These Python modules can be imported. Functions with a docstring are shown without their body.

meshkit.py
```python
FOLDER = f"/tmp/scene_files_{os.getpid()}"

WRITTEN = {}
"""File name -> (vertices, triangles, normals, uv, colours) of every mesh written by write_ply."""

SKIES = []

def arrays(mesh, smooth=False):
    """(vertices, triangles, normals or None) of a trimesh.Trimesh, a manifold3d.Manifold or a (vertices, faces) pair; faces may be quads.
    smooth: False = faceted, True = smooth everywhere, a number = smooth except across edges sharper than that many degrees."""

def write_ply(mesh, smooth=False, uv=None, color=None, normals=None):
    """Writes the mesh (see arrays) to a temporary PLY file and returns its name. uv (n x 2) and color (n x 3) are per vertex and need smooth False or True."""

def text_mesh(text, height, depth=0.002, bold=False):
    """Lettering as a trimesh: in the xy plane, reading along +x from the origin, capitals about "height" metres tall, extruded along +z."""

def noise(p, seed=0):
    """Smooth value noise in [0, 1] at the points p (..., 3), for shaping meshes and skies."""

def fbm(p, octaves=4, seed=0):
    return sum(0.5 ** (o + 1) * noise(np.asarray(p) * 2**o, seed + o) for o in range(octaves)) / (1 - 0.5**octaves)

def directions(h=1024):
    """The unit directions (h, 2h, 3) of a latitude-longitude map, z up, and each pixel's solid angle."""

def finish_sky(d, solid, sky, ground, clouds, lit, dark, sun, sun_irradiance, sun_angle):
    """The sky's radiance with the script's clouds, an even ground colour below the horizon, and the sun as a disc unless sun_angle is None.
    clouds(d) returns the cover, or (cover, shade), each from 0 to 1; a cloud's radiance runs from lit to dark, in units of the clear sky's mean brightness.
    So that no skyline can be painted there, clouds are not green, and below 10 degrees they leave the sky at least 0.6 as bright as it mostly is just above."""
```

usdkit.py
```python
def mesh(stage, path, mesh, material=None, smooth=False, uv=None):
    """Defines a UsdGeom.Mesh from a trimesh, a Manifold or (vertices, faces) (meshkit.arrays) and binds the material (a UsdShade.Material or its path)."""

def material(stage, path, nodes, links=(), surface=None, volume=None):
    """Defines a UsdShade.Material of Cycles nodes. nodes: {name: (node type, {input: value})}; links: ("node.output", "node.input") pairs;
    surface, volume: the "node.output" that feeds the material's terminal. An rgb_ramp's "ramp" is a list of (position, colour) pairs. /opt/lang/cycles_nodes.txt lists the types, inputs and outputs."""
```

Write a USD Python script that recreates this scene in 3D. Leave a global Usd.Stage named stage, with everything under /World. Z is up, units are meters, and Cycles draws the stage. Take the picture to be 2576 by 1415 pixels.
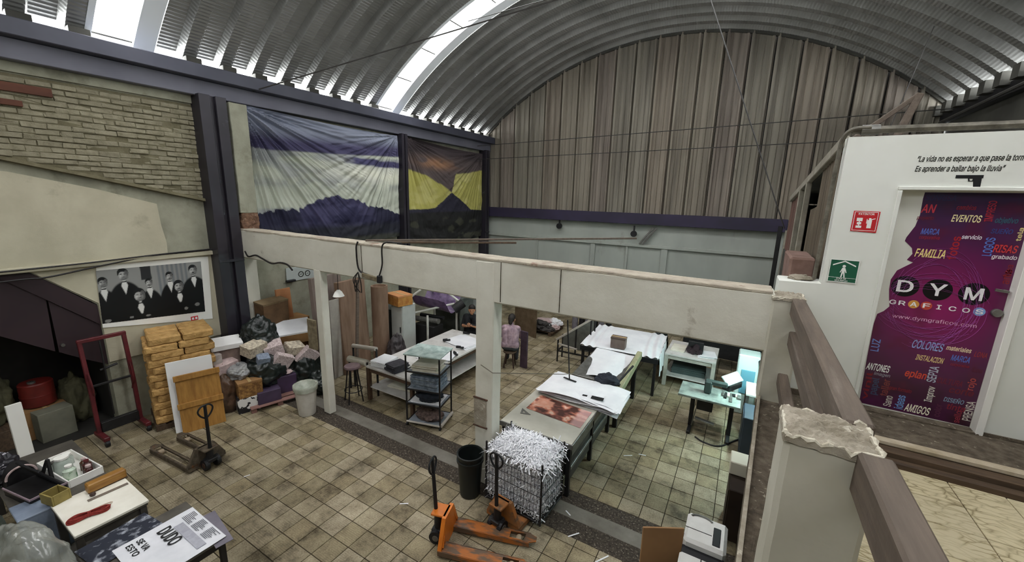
import math, random
import numpy as np, trimesh, manifold3d, usdkit, meshkit
from shapely.geometry import Polygon, Point, LineString, box as sbox
from shapely import affinity, ops
from pxr import Usd, UsdGeom, UsdLux, UsdShade, Gf, Sdf

stage = Usd.Stage.CreateInMemory()
UsdGeom.SetStageUpAxis(stage, 'Z'); UsdGeom.SetStageMetersPerUnit(stage, 1.0)
UsdGeom.Xform.Define(stage, '/World'); UsdGeom.Scope.Define(stage, '/World/Looks')
RNG = random.Random(7); NR = np.random.default_rng(7)

# ---------------------------------------------------------------- camera, sky, lights, exposure
YAW, PITCH, ROLL, FPX = -0.5233, -0.2077, 0.02628, 1012.44
EXPOSURE = 0.9
_f = np.array([math.sin(YAW) * math.cos(PITCH), math.cos(YAW) * math.cos(PITCH), math.sin(PITCH)])
_r = np.array([math.cos(YAW), -math.sin(YAW), 0.0]); _u = np.cross(_r, _f)
_r2 = _r * math.cos(ROLL) + _u * math.sin(ROLL); _u2 = -_r * math.sin(ROLL) + _u * math.cos(ROLL)
cam = UsdGeom.Camera.Define(stage, '/World/camera')
_m = Gf.Matrix4d(*_r2, 0, *_u2, 0, *(-_f), 0, 0, 0, 4.2, 1)
cam.AddTransformOp().Set(_m)
cam.CreateHorizontalApertureAttr(36.0); cam.CreateVerticalApertureAttr(36.0 * 1415 / 2576)
cam.CreateFocalLengthAttr(36.0 * FPX / 2576); cam.CreateClippingRangeAttr(Gf.Vec2f(0.05, 500))
cam.CreateExposureAttr(EXPOSURE)

dome = UsdLux.DomeLight.Define(stage, '/World/sky')
dome.CreateIntensityAttr(2.0); dome.CreateColorAttr(Gf.Vec3f(0.95, 0.98, 1.0))
SKYLIGHT = 9.0          # radiance of the translucent roof lights
for _n, _x, _a in (('eave_daylight_west', -10.1, -118.0), ('eave_daylight_east', 4.6, 118.0)):   # daylight off the neighbouring roofs, entering under the eaves
    _l = UsdLux.RectLight.Define(stage, '/World/' + _n); _l.CreateWidthAttr(0.7); _l.CreateHeightAttr(14.0); _l.CreateIntensityAttr(45.0); _l.CreateColorAttr(Gf.Vec3f(0.95, 0.98, 1.0))
    _l.AddTranslateOp().Set(Gf.Vec3d(_x, 5.6, 6.2)); _l.AddRotateYOp().Set(_a)

# ---------------------------------------------------------------- helpers: colour, materials
def C(h):
    h = h.lstrip('#'); v = [int(h[i:i + 2], 16) / 255 for i in (0, 2, 4)]
    return tuple(x / 12.92 if x <= 0.04045 else ((x + 0.055) / 1.055) ** 2.4 for x in v)
_mats = {}
def mat(name, c1, c2=None, scale=4.0, rough=0.6, bump=0.0, bscale=30.0, spec=0.4, metal=0.0, stretch=(1, 1, 1),
        c3=None, scale3=1.0, t3=(0.55, 0.7), var=0.0, lo=0.35, hi=0.65, detail=6, alpha=None, trans=0.0, coat=0.0, bdist=0.01):
    """principled material: c1 -> c2 by noise, c3 in patches, bump by a finer noise"""
    if name in _mats: return _mats[name]
    n = {'tc': ('texture_coordinate', {}), 'mp': ('mapping', {'scale': stretch}),
         'p': ('principled_bsdf', {'roughness': rough, 'specular_ior_level': spec, 'metallic': metal})}
    l = [('tc.object', 'mp.vector')]
    c1 = C(c1) if isinstance(c1, str) else c1
    last = None
    if c2 is None:
        n['p'][1]['base_color'] = c1
    else:
        c2 = C(c2) if isinstance(c2, str) else c2
        n['n1'] = ('noise_texture', {'scale': scale, 'detail': detail, 'roughness': 0.6})
        n['r1'] = ('rgb_ramp', {'ramp': [(lo, c1), (hi, c2)]})
        l += [('mp.vector', 'n1.vector'), ('n1.fac', 'r1.fac')]; last = 'r1.color'
    if c3 is not None:
        c3 = C(c3) if isinstance(c3, str) else c3
        n['n3'] = ('noise_texture', {'scale': scale3, 'detail': 8, 'roughness': 0.65})
        n['m3'] = ('map_range', {'from_min': t3[0], 'from_max': t3[1], 'clamp': True})
        n['x3'] = ('mix_color', {'b': c3, 'a': c1})
        l += [('mp.vector', 'n3.vector'), ('n3.fac', 'm3.value'), ('m3.result', 'x3.fac')]
        if last: l.append((last, 'x3.a'))
        last = 'x3.result'
    if var:
        n['oi'] = ('object_info', {}); n['mv'] = ('map_range', {'to_min': 1 - var, 'to_max': 1 + var})
        n['hv'] = ('hsv', {'color': c1}); l += [('oi.random', 'mv.value'), ('mv.result', 'hv.value')]
        if last: l.append((last, 'hv.color'))
        last = 'hv.color'
    if last: l.append((last, 'p.base_color'))
    if bump:
        n['nb'] = ('noise_texture', {'scale': bscale, 'detail': 5, 'roughness': 0.6})
        n['b'] = ('bump', {'strength': bump, 'distance': bdist})
        l += [('tc.object', 'nb.vector'), ('nb.fac', 'b.height'), ('b.normal', 'p.normal')]
    if trans: n['p'][1]['transmission_weight'] = trans
    if coat: n['p'][1]['coat_weight'] = coat
    surf = 'p.BSDF'
    if alpha is not None:
        n['tr'] = ('transparent_bsdf', {}); n['mx'] = ('mix_closure', {'fac': alpha})
        l += [('tr.BSDF', 'mx.closure1'), ('p.BSDF', 'mx.closure2')]; surf = 'mx.closure'
    _mats[name] = usdkit.material(stage, '/World/Looks/' + name, n, l, surface=surf)
    return _mats[name]
def vmat(name, rough=0.6, spec=0.3, bump=0.0, bscale=20):
    """flat print: colour from the mesh's primvar 'print'"""
    if name in _mats: return _mats[name]
    n = {'a': ('attribute', {'attribute': 'print'}), 'p': ('principled_bsdf', {'roughness': rough, 'specular_ior_level': spec})}
    l = [('a.color', 'p.base_color')]
    _mats[name] = usdkit.material(stage, '/World/Looks/' + name, n, l, surface='p.BSDF'); return _mats[name]
def emat(name, col, s):
    if name in _mats: return _mats[name]
    _mats[name] = usdkit.material(stage, '/World/Looks/' + name, {'e': ('emission', {'color': col, 'strength': s})}, [], surface='e.emission')
    return _mats[name]

# ---------------------------------------------------------------- helpers: prims
_used = {}
def numbered(parent, name):
    k = (parent, name); i = _used.get(k, -1) + 1; _used[k] = i
    return f'{parent}/{name}' if i == 0 else f'{parent}/{name}_{i:03d}'
def path_of(p): return '/World' if p is None else (p if isinstance(p, str) else str(p.GetPath()))
def obj(name, mesh, m, parent=None, smooth=False, kind=None, label=None, cat=None, group=None, color=None):
    p = numbered(path_of(parent), name)
    if isinstance(mesh, list): mesh = cat_(mesh)
    g = usdkit.mesh(stage, p, mesh, m, smooth=smooth)
    if color is not None:
        pv = UsdGeom.PrimvarsAPI(g).CreatePrimvar('print', Sdf.ValueTypeNames.Color3fArray, 'vertex')
        from pxr import Vt
        pv.Set(Vt.Vec3fArray.FromNumpy(np.asarray(color, np.float32)))
    o = g.GetPrim(); tag(o, label, cat, group, kind); return o
def tag(o, label=None, cat=None, group=None, kind=None):
    for k, v in (('label', label), ('category', cat), ('group', group), ('kind', kind)):
        if v: o.SetCustomDataByKey(k, v)
    return o
def thing(name, label, cat, loc=(0, 0, 0), rz=0.0, group=None, kind=None):
    x = UsdGeom.Xform.Define(stage, numbered('/World', name))
    x.AddTranslateOp().Set(Gf.Vec3d(*map(float, loc))); x.AddRotateZOp().Set(math.degrees(rz))
    return tag(x.GetPrim(), label, cat, group, kind)
def dup(root, loc, rz=0.0, label=None, group=None, rx=0.0, ry=0.0, scale=None):
    was = root.GetCustomData(); nm = root.GetName()
    if nm[-4:-3] == '_' and nm[-3:].isdigit(): nm = nm[:-4]
    x = UsdGeom.Xform.Define(stage, numbered('/World', nm))
    r = x.GetPrim(); r.GetReferences().AddInternalReference(root.GetPath()); r.SetInstanceable(True)
    x.ClearXformOpOrder()
    place(r, loc, rz, rx, ry, scale)
    return tag(r, label or was.get('label'), was.get('category'), group or was.get('group'))
def place(o, loc, rz=0.0, rx=0.0, ry=0.0, scale=None):
    x = UsdGeom.Xformable(o); x.ClearXformOpOrder()
    m = trimesh.transformations.compose_matrix(translate=loc, angles=(rx, ry, rz), scale=scale or (1, 1, 1))
    x.AddTransformOp(opSuffix='place').Set(Gf.Matrix4d(*m.T.ravel().tolist()))

# ---------------------------------------------------------------- helpers: shapes
def cat_(ms):
    ms = [m for m in ms if m is not None]
    return ms[0] if len(ms) == 1 else trimesh.util.concatenate(ms)
def _tm(v, f): return trimesh.Trimesh(np.asarray(v, float), np.asarray(f), process=False)
_s8 = np.array([[x, y, z] for x in (-1, 1) for y in (-1, 1) for z in (-1, 1)], float)
_bv = np.concatenate([_s8 * np.where(np.arange(3) == k, 1.0, 0.8) for k in range(3)])
_bk = np.repeat(np.arange(3), 8); _bs = np.tile(_s8, (3, 1))
_h = trimesh.convex.convex_hull(trimesh.PointCloud(_bv), repair=True)
_map = [int(np.argmin(((_bv - v) ** 2).sum(1))) for v in _h.vertices]
_bf = np.array([[_map[i] for i in f] for f in _h.faces])
def box(x0, x1, y0, y1, z0, z1, bev=0.004):
    lo, hi = np.array([min(x0, x1), min(y0, y1), min(z0, z1)], float), np.array([max(x0, x1), max(y0, y1), max(z0, z1)], float)
    h = (hi - lo) / 2; c = (hi + lo) / 2; b = min(bev, h.min() * 0.45)
    v = _bs * h
    for k in range(3): v[_bk != k, k] = (_bs * (h - b))[_bk != k, k]
    return _tm(v + c, _bf)
def cbox(c, s, bev=0.004): return box(c[0] - s[0] / 2, c[0] + s[0] / 2, c[1] - s[1] / 2, c[1] + s[1] / 2, c[2] - s[2] / 2, c[2] + s[2] / 2, bev)
def T(m, loc=(0, 0, 0), rz=0.0, rx=0.0, ry=0.0, scale=None):
    m = m.copy(); m.apply_transform(trimesh.transformations.compose_matrix(translate=loc, angles=(rx, ry, rz), scale=scale or (1, 1, 1))); return m
def frames(p):
    p = np.asarray(p, float); t = np.gradient(p, axis=0); t /= np.linalg.norm(t, axis=1, keepdims=True) + 1e-12
    ref = np.array([0, 0, 1.0]) if abs(t[0, 2]) < 0.9 else np.array([1.0, 0, 0])
    A = []; a = np.cross(t[0], ref); a /= np.linalg.norm(a)
    for i in range(len(p)):
        a = a - t[i] * (a @ t[i]); a /= np.linalg.norm(a) + 1e-12; A.append(a)
    A = np.array(A); return p, t, A, np.cross(t, A)
def sweep(p, prof, scale=None):
    """closed 2-D profile (n x 2) along the polyline p, with caps"""
    p, t, a, b = frames(p); prof = np.asarray(prof, float); n = len(prof); s = np.ones(len(p)) if scale is None else np.asarray(scale, float)
    v = p[:, None] + s[:, None, None] * (prof[None, :, :1] * a[:, None] + prof[None, :, 1:] * b[:, None])
    i, j = np.meshgrid(np.arange(len(p) - 1), np.arange(n), indexing='ij')
    q = np.stack([i * n + j, i * n + (j + 1) % n, (i + 1) * n + (j + 1) % n, (i + 1) * n + j], -1).reshape(-1, 4)
    f = np.vstack([q[:, [0, 1, 2]], q[:, [0, 2, 3]]])
    k = np.arange(1, n - 1); e = (len(p) - 1) * n
    f = np.vstack([f, np.stack([0 * k, k + 1, k], 1), np.stack([e + 0 * k, e + k, e + k + 1], 1)])
    return _tm(v.reshape(-1, 3), f)
def circ(r, n=8): a = np.arange(n) * 2 * np.pi / n; return np.stack([r * np.cos(a), r * np.sin(a)], 1)
def tube(p, r=0.01, n=8): return sweep(p, circ(1.0, n), np.broadcast_to(r, (len(p),)))
def bar(a, b, w=0.04, h=None, up=(0, 0, 1)):
    """rectangular bar from a to b, w wide, h high"""
    a, b = np.asarray(a, float), np.asarray(b, float); h = h or w; L = np.linalg.norm(b - a); x = (b - a) / L
    u = np.asarray(up, float); 
    if abs(u @ x) > 0.95: u = np.array([1.0, 0, 0]) if abs(x[0]) < 0.9 else np.array([0, 1.0, 0])
    y = np.cross(u, x); y /= np.linalg.norm(y); z = np.cross(x, y)
    m = cbox((0, 0, 0), (L, w, h), min(w, h) * 0.12); M = np.eye(4); M[:3, :3] = np.stack([x, y, z], 1); M[:3, 3] = (a + b) / 2
    m.apply_transform(M); return m
def cyl(a, b, r, n=16, r2=None): 
    return tube([a, b], [r, r2 if r2 is not None else r], n)
def lathe(prof, n=24, loc=(0, 0, 0)):
    """(radius, height) profile turned about z"""
    prof = np.asarray(prof, float); a = np.arange(n) * 2 * np.pi / n
    v = np.stack([prof[:, None, 0] * np.cos(a), prof[:, None, 0] * np.sin(a), np.repeat(prof[:, 1:2], n, 1)], -1)
    i, j = np.meshgrid(np.arange(len(prof) - 1), np.arange(n), indexing='ij')
    q = np.stack([i * n + j, i * n + (j + 1) % n, (i + 1) * n + (j + 1) % n, (i + 1) * n + j], -1).reshape(-1, 4)
    return _tm(v.reshape(-1, 3) + np.asarray(loc, float), np.vstack([q[:, [0, 1, 2]], q[:, [0, 2, 3]]]))
def bez(pts, n=24):
    """Catmull-Rom through the points"""
    p = np.asarray(pts, float); q = np.vstack([2 * p[0] - p[1], p, 2 * p[-1] - p[-2]]); out = []
    m = max(2, n // (len(p) - 1))
    for i in range(1, len(q) - 2):
        t = np.linspace(0, 1, m, endpoint=False)[:, None]
        out.append(0.5 * (2 * q[i] + (q[i + 1] - q[i - 1]) * t + (2 * q[i - 1] - 5 * q[i] + 4 * q[i + 1] - q[i + 2]) * t ** 2 + (3 * q[i] - q[i - 1] - 3 * q[i + 1] + q[i + 2]) * t ** 3))
    return np.vstack(out + [p[-1:]])
def extr(poly, depth, origin=(0, 0, 0), ux=(1, 0, 0), uy=(0, 0, 1)):
    """extrude a shapely polygon drawn in the plane (ux, uy) along ux x uy"""
    ux, uy = np.asarray(ux, float), np.asarray(uy, float); uz = np.cross(ux, uy)
    ms = []
    for g in getattr(poly, 'geoms', [poly]):
        if g.is_empty or g.geom_type != 'Polygon' or g.area < 1e-9: continue
        ms.append(trimesh.creation.extrude_polygon(g, depth, engine='earcut'))
    m = cat_(ms); M = np.eye(4); M[:3, :3] = np.stack([ux, uy, uz], 1); M[:3, 3] = origin; m.apply_transform(M); return m
def grid(nu, nv, fn):
    """fn(u, v) -> points on a nu x nv net; double grid quads"""
    u, v = np.meshgrid(np.linspace(0, 1, nu), np.linspace(0, 1, nv), indexing='ij')
    P = fn(u, v).reshape(-1, 3); i, j = np.meshgrid(np.arange(nu - 1), np.arange(nv - 1), indexing='ij')
    a = i * nv + j; q = np.stack([a, a + nv, a + nv + 1, a + 1], -1).reshape(-1, 4)
    return _tm(P, np.vstack([q[:, [0, 1, 2]], q[:, [0, 2, 3]]]))
def shell(m, t):
    """gives an open sheet thickness t"""
    n = m.vertex_normals; k = len(m.vertices); v = np.vstack([m.vertices, m.vertices - n * t])
    e = m.edges_sorted; u, idx, c = np.unique(e, axis=0, return_index=True, return_counts=True)
    be = m.edges[idx[c == 1]]
    side = np.vstack([np.stack([be[:, 1], be[:, 0], be[:, 0] + k], 1), np.stack([be[:, 1], be[:, 0] + k, be[:, 1] + k], 1)])
    return _tm(v, np.vstack([m.faces, m.faces[:, ::-1] + k, side]))
def rough_(m, amp, freq, seed=0, sub=0):
    """push the vertices about with noise"""
    m = m.copy()
    for _ in range(sub): m = m.subdivide()
    m.merge_vertices(); n = np.stack([meshkit.fbm(m.vertices * freq + s * 17.3, 3, seed + s) - 0.5 for s in range(3)], 1)
    m.vertices = m.vertices + n * 2 * amp; return m
def blob(c, s, amp=0.15, freq=3.0, seed=0, sub=3, flat=True):
    """a lumpy bag: noisy ellipsoid, flattened where it lies"""
    m = trimesh.creation.icosphere(sub); v = m.vertices
    d = meshkit.fbm(v * freq + seed * 3.1, 4, seed) - 0.5; r = 1 + amp * 2 * d + amp * 0.6 * np.abs(meshkit.noise(v * freq * 2.3 + seed, seed + 5) - 0.5)
    v = v * r[:, None] * np.asarray(s, float)
    if flat: v[:, 2] = np.maximum(v[:, 2], -s[2] * 0.62) + s[2] * 0.62
    m.vertices = v + np.asarray(c, float); return m
def text(s, h, depth=0.001, bold=True, sx=1.0, shear=0.0):
    m = meshkit.text_mesh(s, h, depth, bold); v = m.vertices.copy(); v[:, 0] = v[:, 0] * sx + shear * v[:, 1]; m.vertices = v; return m
def on_plane(m, origin, ux, uy):
    ux, uy = np.asarray(ux, float), np.asarray(uy, float); M = np.eye(4); M[:3, :3] = np.stack([ux, uy, np.cross(ux, uy)], 1); M[:3, 3] = origin
    m = m.copy(); m.apply_transform(M); return m

# ================================================================ STRUCTURE
XL, YB, YK, XR = -9.3, 4.37, 13.82, 3.75          # left wall, beam front, gable wall, right wall
CX, HW, RISE, ZS = -2.75, 6.5, 2.55, 6.5          # roof vault
RV = (HW ** 2 + RISE ** 2) / 2 / RISE; ZC = ZS + RISE - RV; A0 = math.asin(HW / RV)
ZM, ZT = 2.33, 2.2                                # landing: strip by the room wall, tiles
M_beam = mat('painted_beam', '#d9d6ca', '#c9c5b7', scale=1.2, rough=0.75, bump=0.25, bscale=14, c3='#9d9484', scale3=2.2, t3=(0.64, 0.74))
M_wallw = mat('white_room_wall', '#e4e5df', '#dcddd5', scale=0.8, rough=0.7, bump=0.08, bscale=10)
M_plaster = mat('old_plaster', '#c3bda6', '#b3ad97', scale=1.5, rough=0.85, bump=0.4, bscale=9, c3='#8f8876', scale3=1.1, t3=(0.6, 0.75))
M_plaster2 = mat('grey_plaster', '#a3a290', '#8c8b7b', scale=2.5, rough=0.9, bump=0.4, bscale=12, c3='#6f6c5c', scale3=1.6, t3=(0.55, 0.72))
M_grey = mat('grey_wall_paint', '#a9ada5', '#9b9f98', scale=0.9, rough=0.8, bump=0.15, bscale=9, stretch=(1, 1, 0.4), c3='#7d7c72', scale3=1.3, t3=(0.62, 0.78))
M_blue = mat('dark_blue_steel', '#2c2831', '#232027', scale=2.0, rough=0.45, spec=0.5, bump=0.05, bscale=12, c3='#514e5c', scale3=2.0, t3=(0.64, 0.74))
M_girder = mat('girder_paint', '#4a4b57', '#3d3e4a', scale=1.0, rough=0.5, bump=0.05, bscale=9)
M_girder2 = mat('girder_flange_paint', '#6d6d78', '#60606c', scale=1.0, rough=0.55, bump=0.05, bscale=9)
M_purple = mat('purple_beam_paint', '#38314a', '#2c2838', scale=0.8, rough=0.5, c3='#55516a', scale3=0.7, t3=(0.58, 0.72))
M_dark = mat('dark_wall', '#4b4a44', '#3b3a35', scale=1.2, rough=0.85, bump=0.2, bscale=9)
M_brick = mat('painted_brick', '#948e79', '#807a65', scale=7, rough=0.95, bump=1.0, bscale=26, var=0.07, c3='#655f4c', scale3=7, t3=(0.6, 0.72))
M_mortar = mat('brick_mortar', '#767059', '#625c47', scale=6, rough=0.95, bump=0.5, bscale=30)
M_conc = mat('raw_concrete', '#a59c8d', '#857c6c', scale=7, rough=0.95, bump=0.9, bscale=40, c3='#c9c2b2', scale3=9, t3=(0.6, 0.68))
M_crest = mat('beam_crest', '#bdb4a3', '#a3988a', scale=6, rough=0.95, bump=0.8, bscale=40, c3='#8d6f60', scale3=2.5, t3=(0.6, 0.68))
M_grit = mat('gritty_slab', '#6f6455', '#4a4136', scale=14, rough=0.95, bump=1.0, bscale=60, c3='#a69c8a', scale3=18, t3=(0.62, 0.66))
M_gap = mat('tile_joint', '#3a2f20', '#2b2218', scale=6, rough=0.95)
def tile_mat(name, c1, c2, c3):
    n = {'tc': ('texture_coordinate', {}), 'n1': ('noise_texture', {'scale': 2.2, 'detail': 8, 'roughness': 0.7}), 'r1': ('rgb_ramp', {'ramp': [(0.36, C(c3)), (0.47, C(c2)), (0.62, C(c1))]}),
         'w': ('brick_texture', {'scale': 1.0, 'brick_width': 0.145, 'row_height': 0.0242, 'mortar_size': 0.0022, 'mortar_smooth': 0.4, 'color1': (1, 1, 1), 'color2': (0.86, 0.86, 0.86), 'mortar': (0.5, 0.47, 0.42), 'offset': 0.5}),
         'n2': ('noise_texture', {'scale': 55, 'detail': 4, 'roughness': 0.7}), 'r2': ('rgb_ramp', {'ramp': [(0.38, (0.6, 0.58, 0.54)), (0.55, (1, 1, 1))]}),
         'wm': ('noise_texture', {'scale': 3.1, 'detail': 4}), 'wr': ('map_range', {'from_min': 0.42, 'from_max': 0.6, 'to_min': 0.1, 'to_max': 0.85, 'clamp': True}),
         'x1': ('mix_color', {'blend_type': 'multiply'}), 'x2': ('mix_color', {'blend_type': 'multiply', 'fac': 0.75}), 'p': ('principled_bsdf', {'roughness': 0.6, 'specular_ior_level': 0.3}),
         'b': ('bump', {'strength': 0.3, 'distance': 0.006}), 'oi': ('object_info', {}), 'mv': ('map_range', {'to_min': 0.9, 'to_max': 1.08}), 'hv': ('hsv', {})}
    l = [('tc.object', 'n1.vector'), ('tc.object', 'w.vector'), ('tc.object', 'n2.vector'), ('tc.object', 'wm.vector'), ('wm.fac', 'wr.value'), ('n1.fac', 'r1.fac'), ('n2.fac', 'r2.fac'), ('wr.result', 'x1.fac'), ('r1.color', 'x1.a'), ('w.color', 'x1.b'),
         ('x1.result', 'x2.a'), ('r2.color', 'x2.b'), ('oi.random', 'mv.value'), ('mv.result', 'hv.value'), ('x2.result', 'hv.color'), ('hv.color', 'p.base_color'), ('n2.fac', 'b.height'), ('b.normal', 'p.normal')]
    return usdkit.material(stage, '/World/Looks/' + name, n, l, surface='p.BSDF')
M_tiles = [tile_mat(f'floor_tile_{k}', *c) for k, c in enumerate((('#aca086', '#93876f', '#5e5442'), ('#a49779', '#8b7e64', '#574d3a'), ('#b1a58d', '#9a8e77', '#665c49'), ('#9f9478', '#857960', '#534a37')))]
M_strip = mat('strip_gravel', '#4c4339', '#2a231c', scale=30, rough=0.9, bump=1.0, bscale=70, c3='#8b8375', scale3=38, t3=(0.58, 0.64))
M_rail = mat('worn_rail_concrete', '#77736a', '#605b52', scale=3, rough=0.7, bump=0.3, bscale=20)
M_roof = mat('galvanised_roof', '#9a9a97', '#82827f', scale=0.9, rough=0.42, spec=0.5, metal=0.55, stretch=(1, 0.4, 1))
M_white = mat('white_paint', '#eceae4', rough=0.5)
M_wood = mat('weathered_wood', '#695c51', '#544940', scale=3, rough=0.7, stretch=(8, 0.7, 8), bump=0.2, bscale=20, c3='#7d7167', scale3=1.5, t3=(0.6, 0.75))
M_woodd = mat('dark_wood', '#5d4a38', '#43352a', scale=3, rough=0.75, stretch=(0.8, 9, 9), bump=0.25, bscale=20)
M_maroon = mat('maroon_steel', '#35262b', '#2b1e23', scale=1.2, rough=0.5, bump=0.05, bscale=7)
M_black = mat('black_rubber', '#17171a', rough=0.55)
M_cable = mat('black_cable', '#1d1a1a', rough=0.5)
M_rust = mat('rust_iron', '#5a3b2c', '#3a2a22', scale=12, rough=0.85, bump=0.4, bscale=40)
M_steel = mat('dull_steel', '#8d8c88', '#6d6b66', scale=8, rough=0.45, metal=0.7)
S = 'structure'

# ---- hall floor: bed, tiles one by one (the 300 that show largest), the rest joined
floor = obj('floor', box(XL - 0.2, XR + 0.2, -7.2, YK + 0.2, -0.3, -0.012, 0.001), M_gap, kind=S)
TS = 0.29
_o = np.array([-0.20, 0.27])
strip_y0, strip_y1 = 4.16, 4.94
tiles = []
for ix in range(-34, 15):
    for iy in range(-26, 50):
        x0, y0 = _o[0] + ix * TS, _o[1] + iy * TS
        x1, y1 = x0 + TS, y0 + TS
        if x1 < XL or x0 > XR: continue
        if y0 > YK: continue
        for lo, hi in ((-9, strip_y0), (strip_y1, 99)):
            a, b = max(y0, lo), min(y1, hi)
            if b - a > 0.03: tiles.append((max(x0, XL), min(x1, XR), a, b))
def tile_mesh(t):
    g = 0.0048
    m = box(t[0] + g, t[1] - g, t[2] + g, t[3] - g, -0.014, 0.0, 0.002); r = RNG.uniform
    c = np.array([(t[0] + t[1]) / 2, (t[2] + t[3]) / 2, 0]); v = m.vertices - c
    v[:, 2] += v[:, 0] * r(-0.006, 0.006) + v[:, 1] * r(-0.006, 0.006) - r(0, 0.0015); m.vertices = v + c; return m
def seen(x, y, z, pad=0):
    q = np.array([_r2, _u2, _f]) @ (np.array([x, y, z]) - [0, 0, 4.2])
    if q[2] < 0.3: return None
    px, py = 1288 + FPX * q[0] / q[2], 707.5 - FPX * q[1] / q[2]
    return (px, py, q[2]) if -pad < px < 2576 + pad and -pad < py < 1415 + pad else None
def tile_rank(t):
    x, y = (t[0] + t[1]) / 2, (t[2] + t[3]) / 2; s = seen(x, y, 0)
    if s is None or (x > 0.15): return 1e9
    return math.dist((x, y, 0), (0, 0, 4.2)) + (30 if (x < -7.6 and y < 2.0) else 0)
tiles.sort(key=tile_rank)
for k, t in enumerate(tiles[:300]): obj('tile', tile_mesh(t), M_tiles[RNG.randrange(4)], floor)
rest = [tile_mesh(t) for t in tiles[300:]]
for k in range(4):
    o = obj('tile_field', rest[k::4], M_tiles[k], floor, kind='stuff')
obj('gravel_strip', box(XL, XR, strip_y0, strip_y1, -0.2, -0.004), M_strip, floor)
obj('worn_band', box(XL, XR, strip_y0 + 0.28, strip_y1 - 0.26, -0.1, 0.001), M_rail, floor)

# ---- left wall
wl = thing('wall_left', None, None, kind=S)
obj('face', extr(Polygon([(-7, -0.1), (YK, -0.1), (YK, 5.92), (-7, 5.92)], [[(-6.5, -0.05), (2.16, -0.05), (2.16, 2.24), (1.42, 2.96), (-6.5, 2.96)]]), 0.25, (XL - 0.25, 0, 0), (0, 1, 0), (0, 0, 1)), M_plaster2, wl)
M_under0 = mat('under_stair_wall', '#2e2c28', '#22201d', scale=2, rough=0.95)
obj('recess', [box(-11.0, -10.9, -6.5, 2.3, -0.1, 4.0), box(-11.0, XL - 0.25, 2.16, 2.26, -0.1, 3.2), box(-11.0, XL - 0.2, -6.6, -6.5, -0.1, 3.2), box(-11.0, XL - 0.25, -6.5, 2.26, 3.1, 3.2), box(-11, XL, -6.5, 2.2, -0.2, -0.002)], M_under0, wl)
def zline(y): return 4.56 + (y - 1.47) * (4.0 - 4.56) / (3.83 - 1.47)
obj('mortar_bed', extr(Polygon([(-1.0, zline(-1.0)), (3.95, zline(3.95)), (3.95, 5.72), (-1.0, 5.72)]), 0.02, (XL - 0.012, 0, 0), (0, 1, 0), (0, 0, 1)), M_mortar, wl)
rows = 21; bh = 0.085
for r in range(rows):
    z0 = 3.985 + r * bh
    y = -0.9 + (0.13 if r % 2 else 0)
    while y < 3.92:
        y1 = min(y + 0.262, 3.93)
        if z0 > zline((y + y1) / 2) - 0.02 and y1 - y > 0.05 and z0 + bh < 5.76:
            p = RNG.uniform(0.0, 0.026) if RNG.random() > 0.05 else -0.006
            m = box(XL - 0.05, XL + 0.012 + p, y + 0.002, y1 - 0.002, z0 + 0.006, z0 + bh - 0.006, 0.009)
            m.vertices = m.vertices + NR.normal(0, 0.0045, m.vertices.shape)
            obj('brick', m, M_brick, wl)
        y = y1
obj('cornice', box(XL, XL + 0.05, -7, 4.0, 5.74, 5.92), M_plaster2, wl)
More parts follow.
